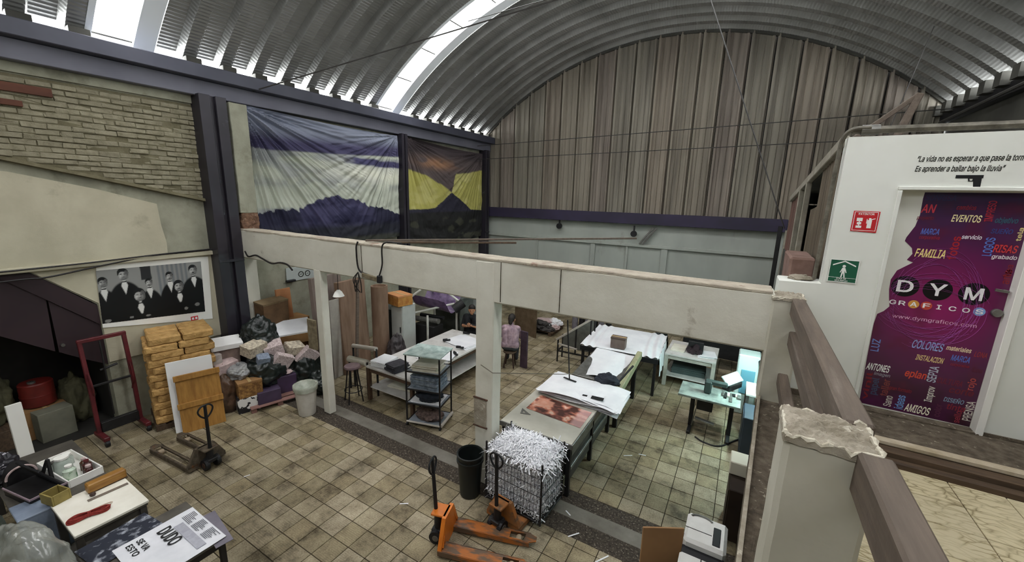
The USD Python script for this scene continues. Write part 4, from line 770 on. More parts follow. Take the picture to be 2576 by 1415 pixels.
def strips(n, pick, L=(0.1, 0.28), w=0.004, seed=1):
    R = np.random.default_rng(seed); V, F, k = [], [], 0
    for i in range(n):
        c, nrm = pick(R); m = 6; l = R.uniform(*L); a = R.normal(size=3); a -= nrm * (a @ nrm) * 0.9; a /= np.linalg.norm(a) + 1e-9; s = np.cross(a, nrm); s /= np.linalg.norm(s) + 1e-9
        u = np.linspace(-0.5, 0.5, m)[:, None]; cu = R.normal(0, 0.35, 3)
        P = c + a * u * l + (u ** 2 - 0.1) * l * cu + np.sin(u * 9 + R.uniform(0, 6)) * 0.012 * nrm
        V += [P - s * w, P + s * w]; b = k
        for j in range(m - 1): F += [[b + j, b + j + 1, b + m + j + 1], [b + j, b + m + j + 1, b + m + j]]
        k += 2 * m
    return _tm(np.vstack(V), np.array(F))
def heap(x, y): return 0.80 + 0.15 * np.exp(-((x / 0.33) ** 2 + (y / 0.24) ** 2)) + 0.05 * (meshkit.noise(np.array([x * 9, y * 9, 0.3]), 2) - 0.5)
core = box(-cw + 0.035, cw - 0.035, -cd + 0.035, cd - 0.035, 0.04, 0.78, 0.05)
core = rough_(core, 0.025, 10, 3, 5); tp = grid(20, 16, lambda u, v: np.stack([(u - 0.5) * 0.8, (v - 0.5) * 0.55, 0.74 + 0.16 * np.sin(np.pi * u) * np.sin(np.pi * v) + 0.02 * np.sin(u * 31) * np.cos(v * 23)], -1))
M_shred = mat('shredded_paper', '#f0f0f3', '#e2e2e8', scale=25, rough=0.85); M_shred2 = mat('shredded_paper_core', '#e2e2e7', '#97979f', scale=26, rough=0.9, bump=0.8, bscale=60)
sh = obj('shredded_paper', [core, tp], M_shred2, None); tag(sh, 'heap of shredded white paper filling the wire cage', 'paper', None, 'stuff'); place(sh, (-2.22, 4.33, 0.1), -0.06)
def pick_top(R):
    x, y = R.uniform(-0.4, 0.4), R.uniform(-0.28, 0.28); u, v = x / 0.8 + 0.5, y / 0.55 + 0.5
    z = 0.76 + 0.16 * math.sin(math.pi * min(max(u, 0), 1)) * math.sin(math.pi * min(max(v, 0), 1)); n = np.array([x * 0.9, y * 0.9, 1.0]); return np.array([x, y, z + R.uniform(0, 0.025)]), n / np.linalg.norm(n)
def pick_side(R):
    s = R.integers(4); z = R.uniform(0.06, 0.78)
    if s < 2: a = -1 if s == 0 else 1; return np.array([R.uniform(-0.4, 0.4), a * (cd - 0.02), z]), np.array([0, a, 0.0])
    a = -1 if s == 2 else 1; return np.array([a * (cw - 0.02), R.uniform(-0.28, 0.28), z]), np.array([a, 0.0, 0])
def pick_loose(R):
    x = R.choice([-1, 1, 1, 1]) * R.uniform(0.36, 0.47); y = R.uniform(-0.33, 0.33); return np.array([x, y, R.uniform(0.7, 0.86)]), np.array([np.sign(x) * 0.8, 0, 0.6])
obj('paper_strip', [strips(1500, pick_top, (0.1, 0.3), 0.0065, 1), strips(1600, pick_side, (0.07, 0.22), 0.006, 2), strips(80, pick_loose, (0.15, 0.32), 0.007, 3)], M_shred, sh, kind='stuff')
for k, (x, y, a, l) in enumerate(((-1.42, 4.2, 0.9, 0.16), (-1.62, 4.5, -0.5, 0.1), (-1.25, 6.2, 0.6, 0.15), (-1.05, 6.35, 0.2, 0.12), (-6.0, 2.62, 1.2, 0.08), (-3.62, 3.45, 0.6, 0.12), (-1.0, 4.05, 1.0, 0.2))):
    o = obj('paper_scrap', T(box(-l / 2, l / 2, -0.009, 0.009, 0.0005, 0.0025, 0.0005), (x, y, 0.003), a), M_paper); tag(o, ['white paper scrap on the gravel strip right of the cage', 'short paper scrap beside the cage wheel', 'paper scrap on the tiles right of the printed table', 'further paper scrap on the tiles right of the printed table', 'tiny white scrap on the open floor right of the old pallet jack', 'white scrap on the open floor left of the orange pallet jack', 'long white scrap lying on the strip right of the orange forks'][k], 'scrap')
# ---- bins
b_ = thing('black_bin', 'black plastic bin with ribbed rim standing left of the paper cage', 'bin', (-2.99, 4.04, 0))
obj('body', lathe([(0.0, 0.004), (0.155, 0.004), (0.165, 0.02), (0.2, 0.55), (0.205, 0.72), (0.195, 0.72), (0.19, 0.55), (0.15, 0.03), (0, 0.03)], 28), mat('black_plastic', '#1c2120', '#141817', scale=5, rough=0.4), b_, smooth=40)
obj('rim', lathe([(0.2, 0.6), (0.222, 0.6), (0.222, 0.64), (0.205, 0.645), (0.205, 0.7), (0.222, 0.7), (0.224, 0.73), (0.205, 0.735), (0.2, 0.6)], 28), mat('black_plastic', '#1c2120'), b_, smooth=40); place(b_, (-2.97, 4.1, 0), 0, scale=(0.86, 0.86, 0.9))
t = thing('waste_bin', 'light grey waste bin with a liner folded over its rim at the left portal column', 'bin', (-6.88, 4.17, 0))
obj('body', lathe([(0.0, 0.003), (0.145, 0.003), (0.15, 0.02), (0.2, 0.6), (0.19, 0.6), (0.14, 0.03), (0, 0.03)], 28), mat('grey_plastic', '#c6c2ba', '#b5b0a6', scale=5, rough=0.55), t, smooth=40)
lin = lathe([(0.05, 0.42), (0.15, 0.48), (0.19, 0.6), (0.215, 0.61), (0.216, 0.56), (0.208, 0.5)], 40); obj('liner', rough_(lin, 0.012, 16, 3), mat('liner_film', '#b9bdb0', '#9ba092', scale=9, rough=0.4), t, smooth=True)

# ---- the rubbish heap under the beam's left bay
def carton(name, label, loc, size, rz=0, rx=0, ry=0, m=None, top=None, tape=True, cat='box', group=None):
    x, y, z = size; t = thing(name, label, cat, (0, 0, 0)); place(t, loc, rz, rx, ry)
    obj('walls', rough_(box(-x / 2, x / 2, -y / 2, y / 2, 0, z, 0.006), 0.004, 6, int(abs(loc[0] * 71)) % 50, 2), m or M_card, t)
    if top: obj('lid', box(-x / 2 - 0.004, x / 2 + 0.004, -y / 2 - 0.004, y / 2 + 0.004, z - 0.03, z + 0.012, 0.004), top, t)
    if tape: obj('tape', box(-x / 2 - 0.005, x / 2 + 0.005, -0.025, 0.025, z + 0.004, z + 0.006 + (0.01 if top else 0), 0.001), mat('packing_tape', '#b69a6d', rough=0.3), t)
    return t
def bag(name, label, c, s, seed, m=None, rz=0.0):
    t = thing(name, label, 'bag', (0, 0, 0)); place(t, c, rz)
    obj('sack', blob((0, 0, 0), s, 0.3, 2.2, seed, 4), m or M_bag, t, smooth=True)
    zt = s[2] * 1.5; obj('knot', blob((0.03, 0, zt), (s[0] * 0.16, s[1] * 0.16, s[2] * 0.22), 0.4, 3, seed + 3, 2), m or M_bag, t, smooth=True); return t
t = thing('pallet', 'pinkish wooden pallet under the purple crates', 'pallet', (-8.05, 4.2, 0), -0.28)
for k in range(5): obj('deck_board', box(-0.4 + 0.19 * k, -0.26 + 0.19 * k, -0.5, 0.5, 0.08, 0.1), mat('pink_wood', '#8f6a63', '#74544c', scale=4, rough=0.85, stretch=(7, 1, 7)), t)
for y in (-0.45, 0, 0.45): obj('bearer', box(-0.42, 0.48, y - 0.045, y + 0.045, 0, 0.08), mat('pink_wood', '#8f6a63'), t)
carton('crate', 'purple crate on the pallet, the nearer of two', (-7.86, 3.98, 0.1), (0.35, 0.4, 0.24), -0.28, m=M_purplebox, tape=False, cat='crate')
carton('crate', 'purple crate on the pallet, the further of two with a pale rag on top', (-8.0, 4.42, 0.1), (0.4, 0.36, 0.36), -0.3, m=mat('purple_crate_dark', '#463450', '#382a3c', scale=3, rough=0.6), tape=False, cat='crate')
bag('rag', 'pale pink crumpled rag on the further purple crate', (-7.95, 4.45, 0.47), (0.13, 0.1, 0.04), 12, M_pink); 
carton('printed_carton', 'small carton printed in black and white at the front of the rubbish heap', (-7.98, 3.66, 0.0), (0.3, 0.36, 0.3), -0.3, m=mat('black_white_print', '#d8d6d2', '#17161a', scale=7, rough=0.6, lo=0.5, hi=0.53, detail=2), tape=False)
carton('carton', 'brown carton with printed grid on top of the black and white carton', (-8.02, 3.72, 0.3), (0.4, 0.4, 0.3), -0.26, m=mat('grid_carton', '#a57c46', '#6d4c28', scale=17, rough=0.8, detail=2), top=M_card)
bag('plastic_wrap', 'brown crumpled plastic wrap left of the brown grid carton', (-8.33, 3.45, 0.0), (0.24, 0.26, 0.5), 21, mat('brown_wrap', '#6a503e', '#42342a', scale=7, rough=0.35, bump=0.6, bscale=20))
carton('paper_bundle', 'pinkish bundle of waste paper above the brown wrap', (-8.5, 3.52, 0.6), (0.45, 0.38, 0.36), 0.1, 0.08, 0.12, m=M_pink, tape=False, cat='bundle')
bag('crumpled_sheet', 'greyish crumpled plastic sheet in front of the pinkish bundle', (-8.22, 3.66, 0.62), (0.22, 0.2, 0.16), 23, mat('grey_film', '#a3a3a0', '#77777a', scale=9, rough=0.35, bump=0.5, bscale=20))
bag('bin_bag', 'large black bin bag at the top of the rubbish heap beside the white-topped carton', (-8.5, 4.26, 0.92), (0.34, 0.33, 0.42), 5)
bag('bin_bag', 'black bin bag bulging in the middle of the heap above the purple crates', (-8.15, 4.12, 0.36), (0.36, 0.4, 0.38), 8)
bag('bin_bag', 'black bin bag at the right of the heap beside the waste bin', (-8.1, 4.85, 0.0), (0.42, 0.4, 0.5), 15)
bag('bin_bag', 'dark bin bag lying low behind the waste bin', (-7.5, 4.85, 0.0), (0.26, 0.24, 0.26), 17)
carton('white_top_carton', 'long carton with a white top and brown side on the heap', (-8.5, 4.95, 1.0), (0.56, 0.72, 0.26), -0.5, 0.05, 0.3, m=M_card, top=M_paper, tape=False)
for k, (x, y, z, sx, sy, sz, rz, rx, ry, m, l) in enumerate((
    (-8.2, 3.98, 1.0, 0.28, 0.38, 0.22, 0.2, 0.1, 0.2, M_print, 'printed paper bundle at the left end of the row on the heap'),
    (-8.12, 4.34, 0.92, 0.28, 0.34, 0.22, -0.4, 0.2, 0.25, M_printp, 'pinkish printed bundle second from the left in the row on the heap'),
    (-8.1, 4.7, 0.8, 0.28, 0.34, 0.2, -0.1, -0.2, 0.3, M_print, 'printed paper bundle left of the tilted square bundle'),
    (-7.85, 4.98, 0.58, 0.16, 0.38, 0.34, -0.3, 0.75, 0.2, M_printp, 'square printed bundle standing on its corner next to the left portal column'),
    (-7.95, 4.3, 0.68, 0.14, 0.36, 0.26, -0.2, -0.55, 0.3, M_printp, 'pink printed bundle leaning below the row on the black bags'),
    (-8.0, 4.02, 0.84, 0.2, 0.22, 0.15, -0.3, -0.1, 0.3, mat('blue_print_wrap', '#8b95a6', '#66707f', scale=20, rough=0.7, detail=3), 'small bluish printed packet among the bundles on the heap'))):
    carton('paper_bundle', l, (x, y, z), (sx, sy, sz), rz, rx, ry, m=m, tape=False, cat='bundle')
t = carton('foam_sheet', 'white foam sheet lying at the foot of the dark blue column', (-8.62, 3.68, 1.17), (0.46, 0.52, 0.1), -0.3, 0.0, 0.1, m=M_foam, tape=False, cat='foam')
carton('carton_stack', 'carton under the foam sheet beside the kraft stack', (-8.64, 3.68, 0.0), (0.4, 0.4, 1.16), -0.3, m=mat('grey_pink_carton', '#8d7a70', '#6b5b54', scale=5, rough=0.8), tape=False)
t = carton('film_roll', 'upright roll of pale plastic film beside the kraft stack', (-8.45, 3.38, 0.0), (0.2, 0.2, 1.12), 0, m=mat('pale_film', '#b9b0aa', '#9b928d', scale=6, rough=0.4), tape=False, cat='roll')
carton('open_carton', 'old brown carton with open flaps against the wall above the heap', (-8.9, 4.78, 1.32), (0.34, 0.56, 0.5), 0.05, 0.05, 0.1, m=mat('old_brown_carton', '#6d5238', '#553e29', scale=4, rough=0.85), top=mat('greenish_flap', '#77654a', '#655239', scale=5, rough=0.9), tape=False)
carton('board_sheet', 'smooth orange-brown cardboard sheet standing upright by the wall', (-8.95, 5.12, 1.25), (0.05, 0.34, 0.75), 0.05, 0, -0.08, m=M_card2, tape=False, cat='board')
carton('support_stack', 'stack of cartons holding up the open carton and the board', (-8.98, 5.12, 0.0), (0.5, 0.85, 1.3), 0.0, m=M_card, tape=False)
carton('support_carton', 'carton under the white-topped carton', (-8.66, 5.0, 0.0), (0.34, 0.5, 0.92), -0.3, m=M_card, tape=False)
t = obj('tape_board', rough_(box(-6.9, -6.66, YB - 0.05, YB - 0.012, 1.28, 1.86), 0.008, 8, 3, 3), mat('dirty_card', '#857a62', '#655a45', scale=14, rough=0.9, bump=0.4, bscale=30), label='dirty brown card hanging on the left portal column', cat='card')

# ---- wall sign with two clock-like dials, switch box
t = thing('wall_panel', 'pale wall panel with two round black dial marks behind the left portal column', 'panel', (XL + 0.02, 5.75, 2.12)); obj('plate', box(0, 0.02, -0.36, 0.36, -0.05, 0.28), mat('panel_paint', '#b4bbb8', rough=0.6), t)
for y in (0.0, 0.17): obj('dial', [on_plane(extr(Point(0, 0).buffer(0.07).difference(Point(0, 0).buffer(0.052)), 0.004, (0, 0, 0), (1, 0, 0), (0, 1, 0)), (0.02, y, 0.09), (0, 1, 0), (0, 0, 1)), on_plane(extr(sbox(-0.03, -0.006, 0.03, 0.006), 0.004, (0, 0, 0), (1, 0, 0), (0, 1, 0)), (0.02, y, 0.09), (0, 1, 0), (0, 0, 1))], ink, t)
obj('clip', box(0.02, 0.1, -0.4, -0.18, -0.05, 0.0, 0.01), M_black, t)
wire('cable', [(-8.85, YB - 0.03, 2.95), (-8.7, YB - 0.05, 2.86), (-8.45, YB - 0.04, 2.91), (-8.2, YB - 0.05, 2.87), (-7.9, YB - 0.04, 2.8), (-7.6, YB - 0.05, 2.85), (-7.4, YB - 0.03, 2.83), (-7.25, YB - 0.03, 2.74)], 0.016, 'loose black cable sagging along the left end of the beam')

# ================================================================ THINGS: the hall behind the beam
def table(name, label, x0, x1, y0, y1, h, mtop, mleg, leg=0.05, th=0.035, shelf=None, rz=0.0, apron=True):
    t = thing(name, label, 'table', ((x0 + x1) / 2, (y0 + y1) / 2, 0), rz); w, d = (x1 - x0) / 2, (y1 - y0) / 2
    obj('tabletop', box(-w, w, -d, d, h - th, h, 0.005), mtop, t)
    for a in (-1, 1):
        for b in (-1, 1): obj('leg', box(a * (w - 0.04) - leg / 2, a * (w - 0.04) + leg / 2, b * (d - 0.04) - leg / 2, b * (d - 0.04) + leg / 2, 0, h - th, 0.004), mleg, t)
    if apron: obj('apron', [box(-w + 0.05, w - 0.05, -d + 0.03, -d + 0.05, h - th - 0.09, h - th), box(-w + 0.05, w - 0.05, d - 0.05, d - 0.03, h - th - 0.09, h - th), box(-w + 0.03, -w + 0.05, -d + 0.05, d - 0.05, h - th - 0.09, h - th), box(w - 0.05, w - 0.03, -d + 0.05, d - 0.05, h - th - 0.09, h - th)], mleg, t)
    if shelf: obj('shelf', box(-w + 0.03, w - 0.03, -d + 0.03, d - 0.03, shelf - 0.02, shelf, 0.004), mtop, t)
    return t
def sheets(name, label, loc, w, d, n, rz=0.0, m=None, cat='paper', jit=0.012, group=None, th=0.012):
    t = thing(name, label, cat, loc, rz, group)
    for k in range(n):
        j = RNG.uniform
        obj('sheet', T(box(-w / 2, w / 2, -d / 2, d / 2, 0, th * 0.92, 0.002), (j(-jit, jit), j(-jit, jit), k * th), j(-0.03, 0.03)), m or M_paper, t)
    return t
M_laminate = mat('worn_laminate', '#cfccc8', '#b9b5b0', scale=4, rough=0.5, c3='#8f8a84', scale3=4, t3=(0.62, 0.74))
M_tleg = mat('brown_table_leg', '#5f4a3b', '#4b392d', scale=5, rough=0.6)
# ---- long work table, with paper piles, and its lower shelf
LT = table('work_table', 'long worn work table covered with papers behind the drying rack', -6.35, -5.08, 5.15, 7.95, 0.75, M_laminate, M_tleg, 0.07, 0.04, shelf=0.3)
sheets('paper_pile', 'pile of white paper at the left front corner of the long work table', (-6.1, 5.42, 0.75), 0.36, 0.42, 10, 0.1)
sheets('dark_pile', 'pile of dark folded sheets next to the white paper pile on the long table', (-5.68, 5.36, 0.75), 0.3, 0.34, 8, -0.2, mat('dark_sheets', '#2e2d33', '#45434a', scale=12, rough=0.7), th=0.02, jit=0.03)
sheets('paper_pile', 'spread of white sheets in the middle of the long work table', (-5.5, 6.4, 0.75), 0.7, 0.5, 3, 0.3, jit=0.08)
sheets('paper_pile', 'white sheets along the far end of the long work table', (-5.55, 7.3, 0.75), 0.75, 0.6, 3, -0.2, jit=0.1)
sheets('paper_pile', 'flat white sheets on the lower shelf of the long work table', (-5.6, 5.7, 0.3), 0.8, 0.6, 4, 0.1, M_paperw)
for k, (x, y, a, l) in enumerate(((-5.3, 6.9, 0.4, 'black stapler on the long work table towards the column'), (-5.75, 7.75, 0.2, 'dark tool near the person at the far end of the long table'), (-5.15, 6.55, -0.5, 'small dark cutter near the edge of the long table'), (-5.85, 7.1, 0.9, 'black tape dispenser in the middle of the long table'))):
    t = thing('hand_tool', l, 'tool', (x, y, 0.79), a); obj('body', box(-0.09, 0.09, -0.025, 0.025, 0, 0.035, 0.01), M_black, t); obj('handle', box(-0.09, 0.02, -0.02, 0.02, 0.035, 0.055, 0.008), M_darksteel, t)
# ---- drying rack
R0 = thing('drying_rack', 'black wire rack with four loaded shelves in front of the long work table', 'rack', (-4.74, 5.24, 0), 0.26)
rw, rd, rh = 0.33, 0.25, 1.38
for a in (-1, 1):
    for b in (-1, 1): obj('post', box(a * rw - 0.012, a * rw + 0.012, b * rd - 0.012, b * rd + 0.012, 0.05, rh, 0.002), M_darksteel, R0)
for k, z in enumerate((0.07, 0.44, 0.72, 1.06)):
    obj('shelf', [box(-rw, rw, -rd, rd, z, z + 0.012, 0.002)], mat('rack_shelf', '#8f959c', '#757b82', scale=6, rough=0.5), R0)
    obj('shelf_edge', [box(-rw, rw, -rd - 0.008, -rd + 0.008, z - 0.01, z + 0.02), box(-rw, rw, rd - 0.008, rd + 0.008, z - 0.01, z + 0.02), box(rw - 0.008, rw + 0.008, -rd, rd, z - 0.01, z + 0.02), box(-rw - 0.008, -rw + 0.008, -rd, rd, z - 0.01, z + 0.02)], M_darksteel, R0)
obj('top_board', box(-rw - 0.03, rw + 0.03, -rd - 0.03, rd + 0.03, rh, rh + 0.025, 0.004), mat('greenish_top', '#c3d3cd', '#94a9a5', scale=9, rough=0.35, detail=3), R0)
obj('bumper', [tube([(rw + 0.02, -rd, 0.09), (rw + 0.02, rd, 0.09)], 0.03, 10), tube([(-rw, -rd - 0.02, 0.09), (rw, -rd - 0.02, 0.09)], 0.018, 8)], mat('pale_tube', '#b3aca2', rough=0.6), R0)
for a in (-1, 1):
    for b in (-1, 1): obj('castor', cyl((a * rw - 0.015, b * rd, 0.028), (a * rw + 0.015, b * rd, 0.028), 0.028, 12), M_black, R0)
def onrack(x, y, z): c, s = math.cos(0.26), math.sin(0.26); return (-4.74 + x * c - y * s, 5.24 + x * s + y * c, z)
M_bluep = mat('blue_grey_print', '#8f9aa8', '#59636f', scale=14, rough=0.6, detail=3)
sheets('print_stack', 'stack of blue-grey prints on the upper shelf of the black rack', onrack(0, 0, 1.074), 0.5, 0.38, 6, 0.3, M_paperw, th=0.02, jit=0.03)
sheets('print_stack', 'stack of dark blue prints on the second shelf of the black rack', onrack(0, 0, 0.734), 0.54, 0.4, 9, 0.2, M_bluep, th=0.025, jit=0.02)
bag('dark_cloth', 'dark folded cloth under the blue prints on the black rack', onrack(0, 0, 0.47), (0.28, 0.2, 0.11), 31, mat('dark_cloth', '#2a2f3a', '#1c2028', scale=6, rough=0.85, bump=0.4, bscale=14))
sheets('print_stack', 'stack of white prints on the third shelf of the black rack', onrack(0.0, 0, 0.455), 0.56, 0.42, 2, 0.26, M_paper, th=0.01)
bag('scrap_heap', 'heap of brownish scraps on the bottom shelf of the black rack', onrack(0, 0, 0.085), (0.27, 0.19, 0.1), 33, mat('scraps', '#7b6860', '#4a3d3a', scale=16, rough=0.8, bump=0.5, bscale=30))
# ---- stools and rails behind the left portal column
t = thing('stool', 'tall bar stool with a round seat just right of the left portal column', 'stool', (-6.55, 4.98, 0))
obj('seat', lathe([(0, 0.72), (0.15, 0.72), (0.16, 0.74), (0.15, 0.77), (0, 0.78)], 24), mat('stool_seat', '#7b6767', '#66545a', scale=8, rough=0.6), t, smooth=40)
for k in range(4): a = k * math.pi / 2 + 0.4; obj('leg', tube([(0.1 * math.cos(a), 0.1 * math.sin(a), 0.72), (0.2 * math.cos(a), 0.2 * math.sin(a), 0)], 0.013, 7), M_darksteel, t)
obj('foot_ring', tube([(0.17 * math.cos(a), 0.17 * math.sin(a), 0.25) for a in np.linspace(0, 2 * math.pi, 25)], 0.009, 6), M_darksteel, t)
t = thing('roller_frame', 'pale roller on a low frame beside the stool', 'frame', (-6.75, 5.35, 0), -0.2)
obj('roller', cyl((-0.3, 0, 0.95), (0.45, 0.12, 1.05), 0.045, 14), mat('pale_tube', '#b3aca2'), t); obj('roller', cyl((-0.3, -0.1, 0.68), (0.3, -0.02, 0.74), 0.07, 14), M_paperw, t)
for x, y, h_ in ((-0.3, 0, 0.95), (0.45, 0.12, 1.05), (-0.3, -0.1, 0.7), (0.3, -0.02, 0.75)): obj('leg', bar((x, y, 0), (x, y, h_), 0.035), M_darksteel, t)
# ---- big sheets standing by the wall
def stand(name, label, x, y, w, h, th, rz, m, tilt=0.0):
    t = thing(name, label, 'board', (0, 0, 0)); place(t, (x, y, 0), rz, 0, tilt); obj('sheet', rough_(box(-th / 2, th / 2, -w / 2, w / 2, 0, h, 0.004), 0.006, 3, int(h * 37) % 40, 3), m, t); return t
stand('grey_board', 'greyish board standing upright next to the left portal column', -7.75, 5.55, 0.34, 1.85, 0.03, 0.15, mat('grey_card', '#aca59b', '#98918a', scale=3, rough=0.85))
stand('cardboard_sheet', 'tall stack of brown cardboard sheets leaning behind the grey board', -7.75, 6.05, 0.8, 2.2, 0.12, 0.1, mat('cardboard_tall', '#8d7462', '#735b49', scale=2, rough=0.85, stretch=(1, 4, 0.6)), -0.05)
stand('cardboard_sheet', 'pinkish-grey cardboard sheets standing furthest left behind the grey board', -8.2, 5.75, 0.9, 2.3, 0.1, 0.2, mat('cardboard_pinkish', '#8a7c74', '#75675f', scale=2, rough=0.85, stretch=(1, 4, 0.6)), -0.05)
t = thing('timber_post', 'pale timber post leaning between the cardboard sheets', 'post', (-7.3, 5.62, 0)); obj('post', bar((0.1, -0.05, 0.0), (-0.02, 0.22, 2.3), 0.06, 0.05), M_wood, t)
t = thing('cardboard_roll', 'tall wide roll of brown cardboard right of the timber post', 'roll', (-7.6, 6.68, 0)); obj('roll', [rough_(lathe([(0, 0.0), (0.2, 0), (0.2, 1.98), (0.16, 1.98), (0.155, 1.9), (0, 1.9)], 24), 0.012, 3, 4)], mat('cardboard_tall', '#97765c'), t, smooth=50)
t = thing('cardboard_roll', 'narrower brown roll standing right of the tall wide roll', 'roll', (-7.9, 6.85, 0)); obj('roll', rough_(lathe([(0, 0.0), (0.13, 0), (0.13, 1.7), (0.1, 1.7), (0.1, 1.6), (0, 1.6)], 20), 0.012, 3, 5), mat('dark_cardboard_roll', '#6d5443', '#57422f', scale=3, rough=0.85), t, smooth=50)
bag('bin_bag', 'dark bag of offcuts standing at the foot of the brown rolls', (-7.15, 6.75, 0.0), (0.22, 0.25, 0.45), 41, mat('offcut_bag', '#4c4546', '#2e2a2c', scale=9, rough=0.5, bump=0.5, bscale=20))
# ---- machine corner: cabinet, orange carton, pipe frame with purple sheet, tarpaulin
t = thing('metal_cabinet', 'tall pale metal cabinet under the orange carton', 'cabinet', (-7.36, 7.2, 0)); obj('body', box(-0.2, 0.2, -0.2, 0.25, 0.06, 1.44, 0.01), mat('cabinet_pale', '#c5c7c2', '#b4b6b0', scale=2, rough=0.5), t); obj('door', box(-0.185, 0.185, -0.215, -0.2, 0.1, 1.4, 0.004), mat('cabinet_pale', '#c5c7c2'), t); obj('handle', box(0.12, 0.14, -0.24, -0.215, 0.75, 0.9), M_darksteel, t); obj('plinth', box(-0.18, 0.18, -0.18, 0.22, 0, 0.06), M_black, t)
t = thing('dark_cabinet', 'dark grey-green cabinet left of the tall pale cabinet', 'cabinet', (-7.9, 7.3, 0)); obj('body', box(-0.25, 0.25, -0.2, 0.25, 0.06, 1.25, 0.01), mat('cabinet_dark', '#4c514d', '#3d423e', scale=3, rough=0.5), t); obj('plinth', box(-0.22, 0.22, -0.18, 0.22, 0, 0.06), M_black, t); obj('drawer', box(-0.22, 0.22, -0.215, -0.2, 0.8, 1.2, 0.004), mat('cabinet_dark', '#4c514d'), t)
carton('carton', 'orange-yellow printed carton on top of the tall pale cabinet', (-7.42, 7.15, 1.445), (0.56, 0.42, 0.26), -0.2, m=mat('orange_print_carton', '#c9964d', '#a86b33', scale=7, rough=0.75, detail=3), top=mat('orange_lid', '#c58a5a', rough=0.8), tape=True)
t = thing('sheet_stand', 'white pipe frame carrying a sagging purple plastic sheet', 'frame', (-7.0, 7.9, 0))
fr_ = [((-0.42, -0.45, 0), (-0.42, -0.45, 1.5)), ((0.55, 0.35, 0), (0.55, 0.35, 1.5)), ((-0.35, 0.5, 0), (-0.35, 0.5, 1.5)), ((-0.42, -0.45, 1.5), (0.0, -0.2, 1.88)), ((0.0, -0.2, 1.88), (0.32, 0.05, 1.8)), ((0.32, 0.05, 1.8), (0.68, 0.3, 1.45)), ((-0.35, 0.5, 1.5), (0.0, -0.2, 1.88)), ((0.2, -0.4, 0), (0.2, -0.4, 1.15)), ((-0.4, -0.45, 1.1), (0.6, 0.2, 1.4))]
for a, b in fr_: obj('pipe', tube([a, b], 0.028, 8), mat('white_pipe', '#d7d6cf', '#c0beb4', scale=5, rough=0.5), t)
pu = obj('purple_sheet', rough_(grid(30, 20, lambda u, v: np.stack([-0.45 + u * 1.0, -0.35 + v * 0.7 + 0.2 * u, 1.62 - 0.38 * np.sin(np.pi * v) - 0.1 * u], -1)), 0.03, 5, 3), mat('purple_plastic', '#7a6386', '#564563', scale=7, rough=0.3, bump=0.5, bscale=15), t, smooth=True)
obj('drum', cyl((0.62, 0.15, 1.25), (0.78, 0.35, 1.42), 0.12, 20), M_darksteel, t)
t = thing('tarpaulin_pile', 'tall pile under a dark grey-green tarpaulin behind the purple sheet', 'tarpaulin', (-7.05, 8.9, 0)); obj('cloth', rough_(T(trimesh.creation.box((0.9, 0.6, 1.35)), (0, 0, 0.68)), 0.05, 2.5, 6, 5), mat('tarp', '#5c615c', '#444844', scale=4, rough=0.7, bump=0.4, bscale=10), t, smooth=60)
t = thing('grey_sheet', 'pale grey cloth-covered board behind the person at the long table', 'cloth', (-6.6, 9.3, 0)); obj('cloth', rough_(box(-0.6, 0.55, -0.05, 0.05, 0, 1.75, 0.02), 0.03, 2, 8, 5), mat('pale_grey_cloth', '#a5a7a2', '#878a85', scale=3, rough=0.85, bump=0.3, bscale=8), t, smooth=60)
t = thing('black_machine', 'black roller press under the purple plastic sheet', 'machine', (-7.0, 7.75, 0)); obj('frame', box(-0.3, 0.35, -0.2, 0.2, 0, 0.85, 0.02), M_darksteel, t); obj('roller', cyl((-0.35, -0.1, 0.95), (0.4, -0.05, 0.98), 0.07, 16), M_steel, t); obj('roller', cyl((-0.35, 0.1, 1.0), (0.4, 0.15, 1.02), 0.05, 16), M_black, t)
t = thing('flood_lamp', 'small round white lamp hanging under the beam', 'lamp', (-6.2, YB + 0.15, 2.36)); obj('shade', lathe([(0.02, 0.12), (0.06, 0.08), (0.1, 0.0), (0.09, 0.0), (0.05, 0.07), (0.0, 0.1)], 20), M_white, t, smooth=40); obj('cord', tube([(0, 0, 0.1), (0.0, 0.0, 0.44)], 0.006, 5), M_cable, t)
wire('cable', [(-5.4, YB - 0.02, 3.42), (-5.42, YB - 0.04, 3.3), (-5.4, YB - 0.03, 2.97), (-5.2, YB - 0.03, 2.9), (-4.95, YB - 0.03, 2.86)], 0.014, 'black cable loop running down the front of the beam')
t = thing('switch_box', 'flat dark bracket held by the cable loop on the beam', 'bracket', (-5.1, YB - 0.03, 2.86), 0); obj('plate', T(box(-0.22, 0.2, -0.02, 0.02, -0.03, 0.04, 0.008), (0, 0, 0), 0, 0, 0.12), mat('dirty_card', '#857a62'), t); obj('clamp', box(0.14, 0.22, -0.03, 0.03, -0.06, 0.06, 0.01), M_black, t)
wire('cable', [(-4.95, YB - 0.03, 2.86), (-4.85, YB - 0.03, 3.1), (-4.8, YB - 0.035, 3.43), (-4.5, YB + 0.05, 3.46)], 0.012, 'thin cable rising from the bracket to the top of the beam')
t = thing('wiring_knot', 'tangle of black wires under the bracket on the beam', 'wires', (-5.42, YB - 0.03, 2.78)); 
for k in range(5): obj('wire', tube(bez([(0, 0, 0.14), (RNG.uniform(-0.12, 0.1), -0.03, 0.02), (RNG.uniform(-0.1, 0.12), -0.02, -0.1), (RNG.uniform(-0.1, 0.1), 0, -0.2)], 16), 0.008, 5), M_cable, t)
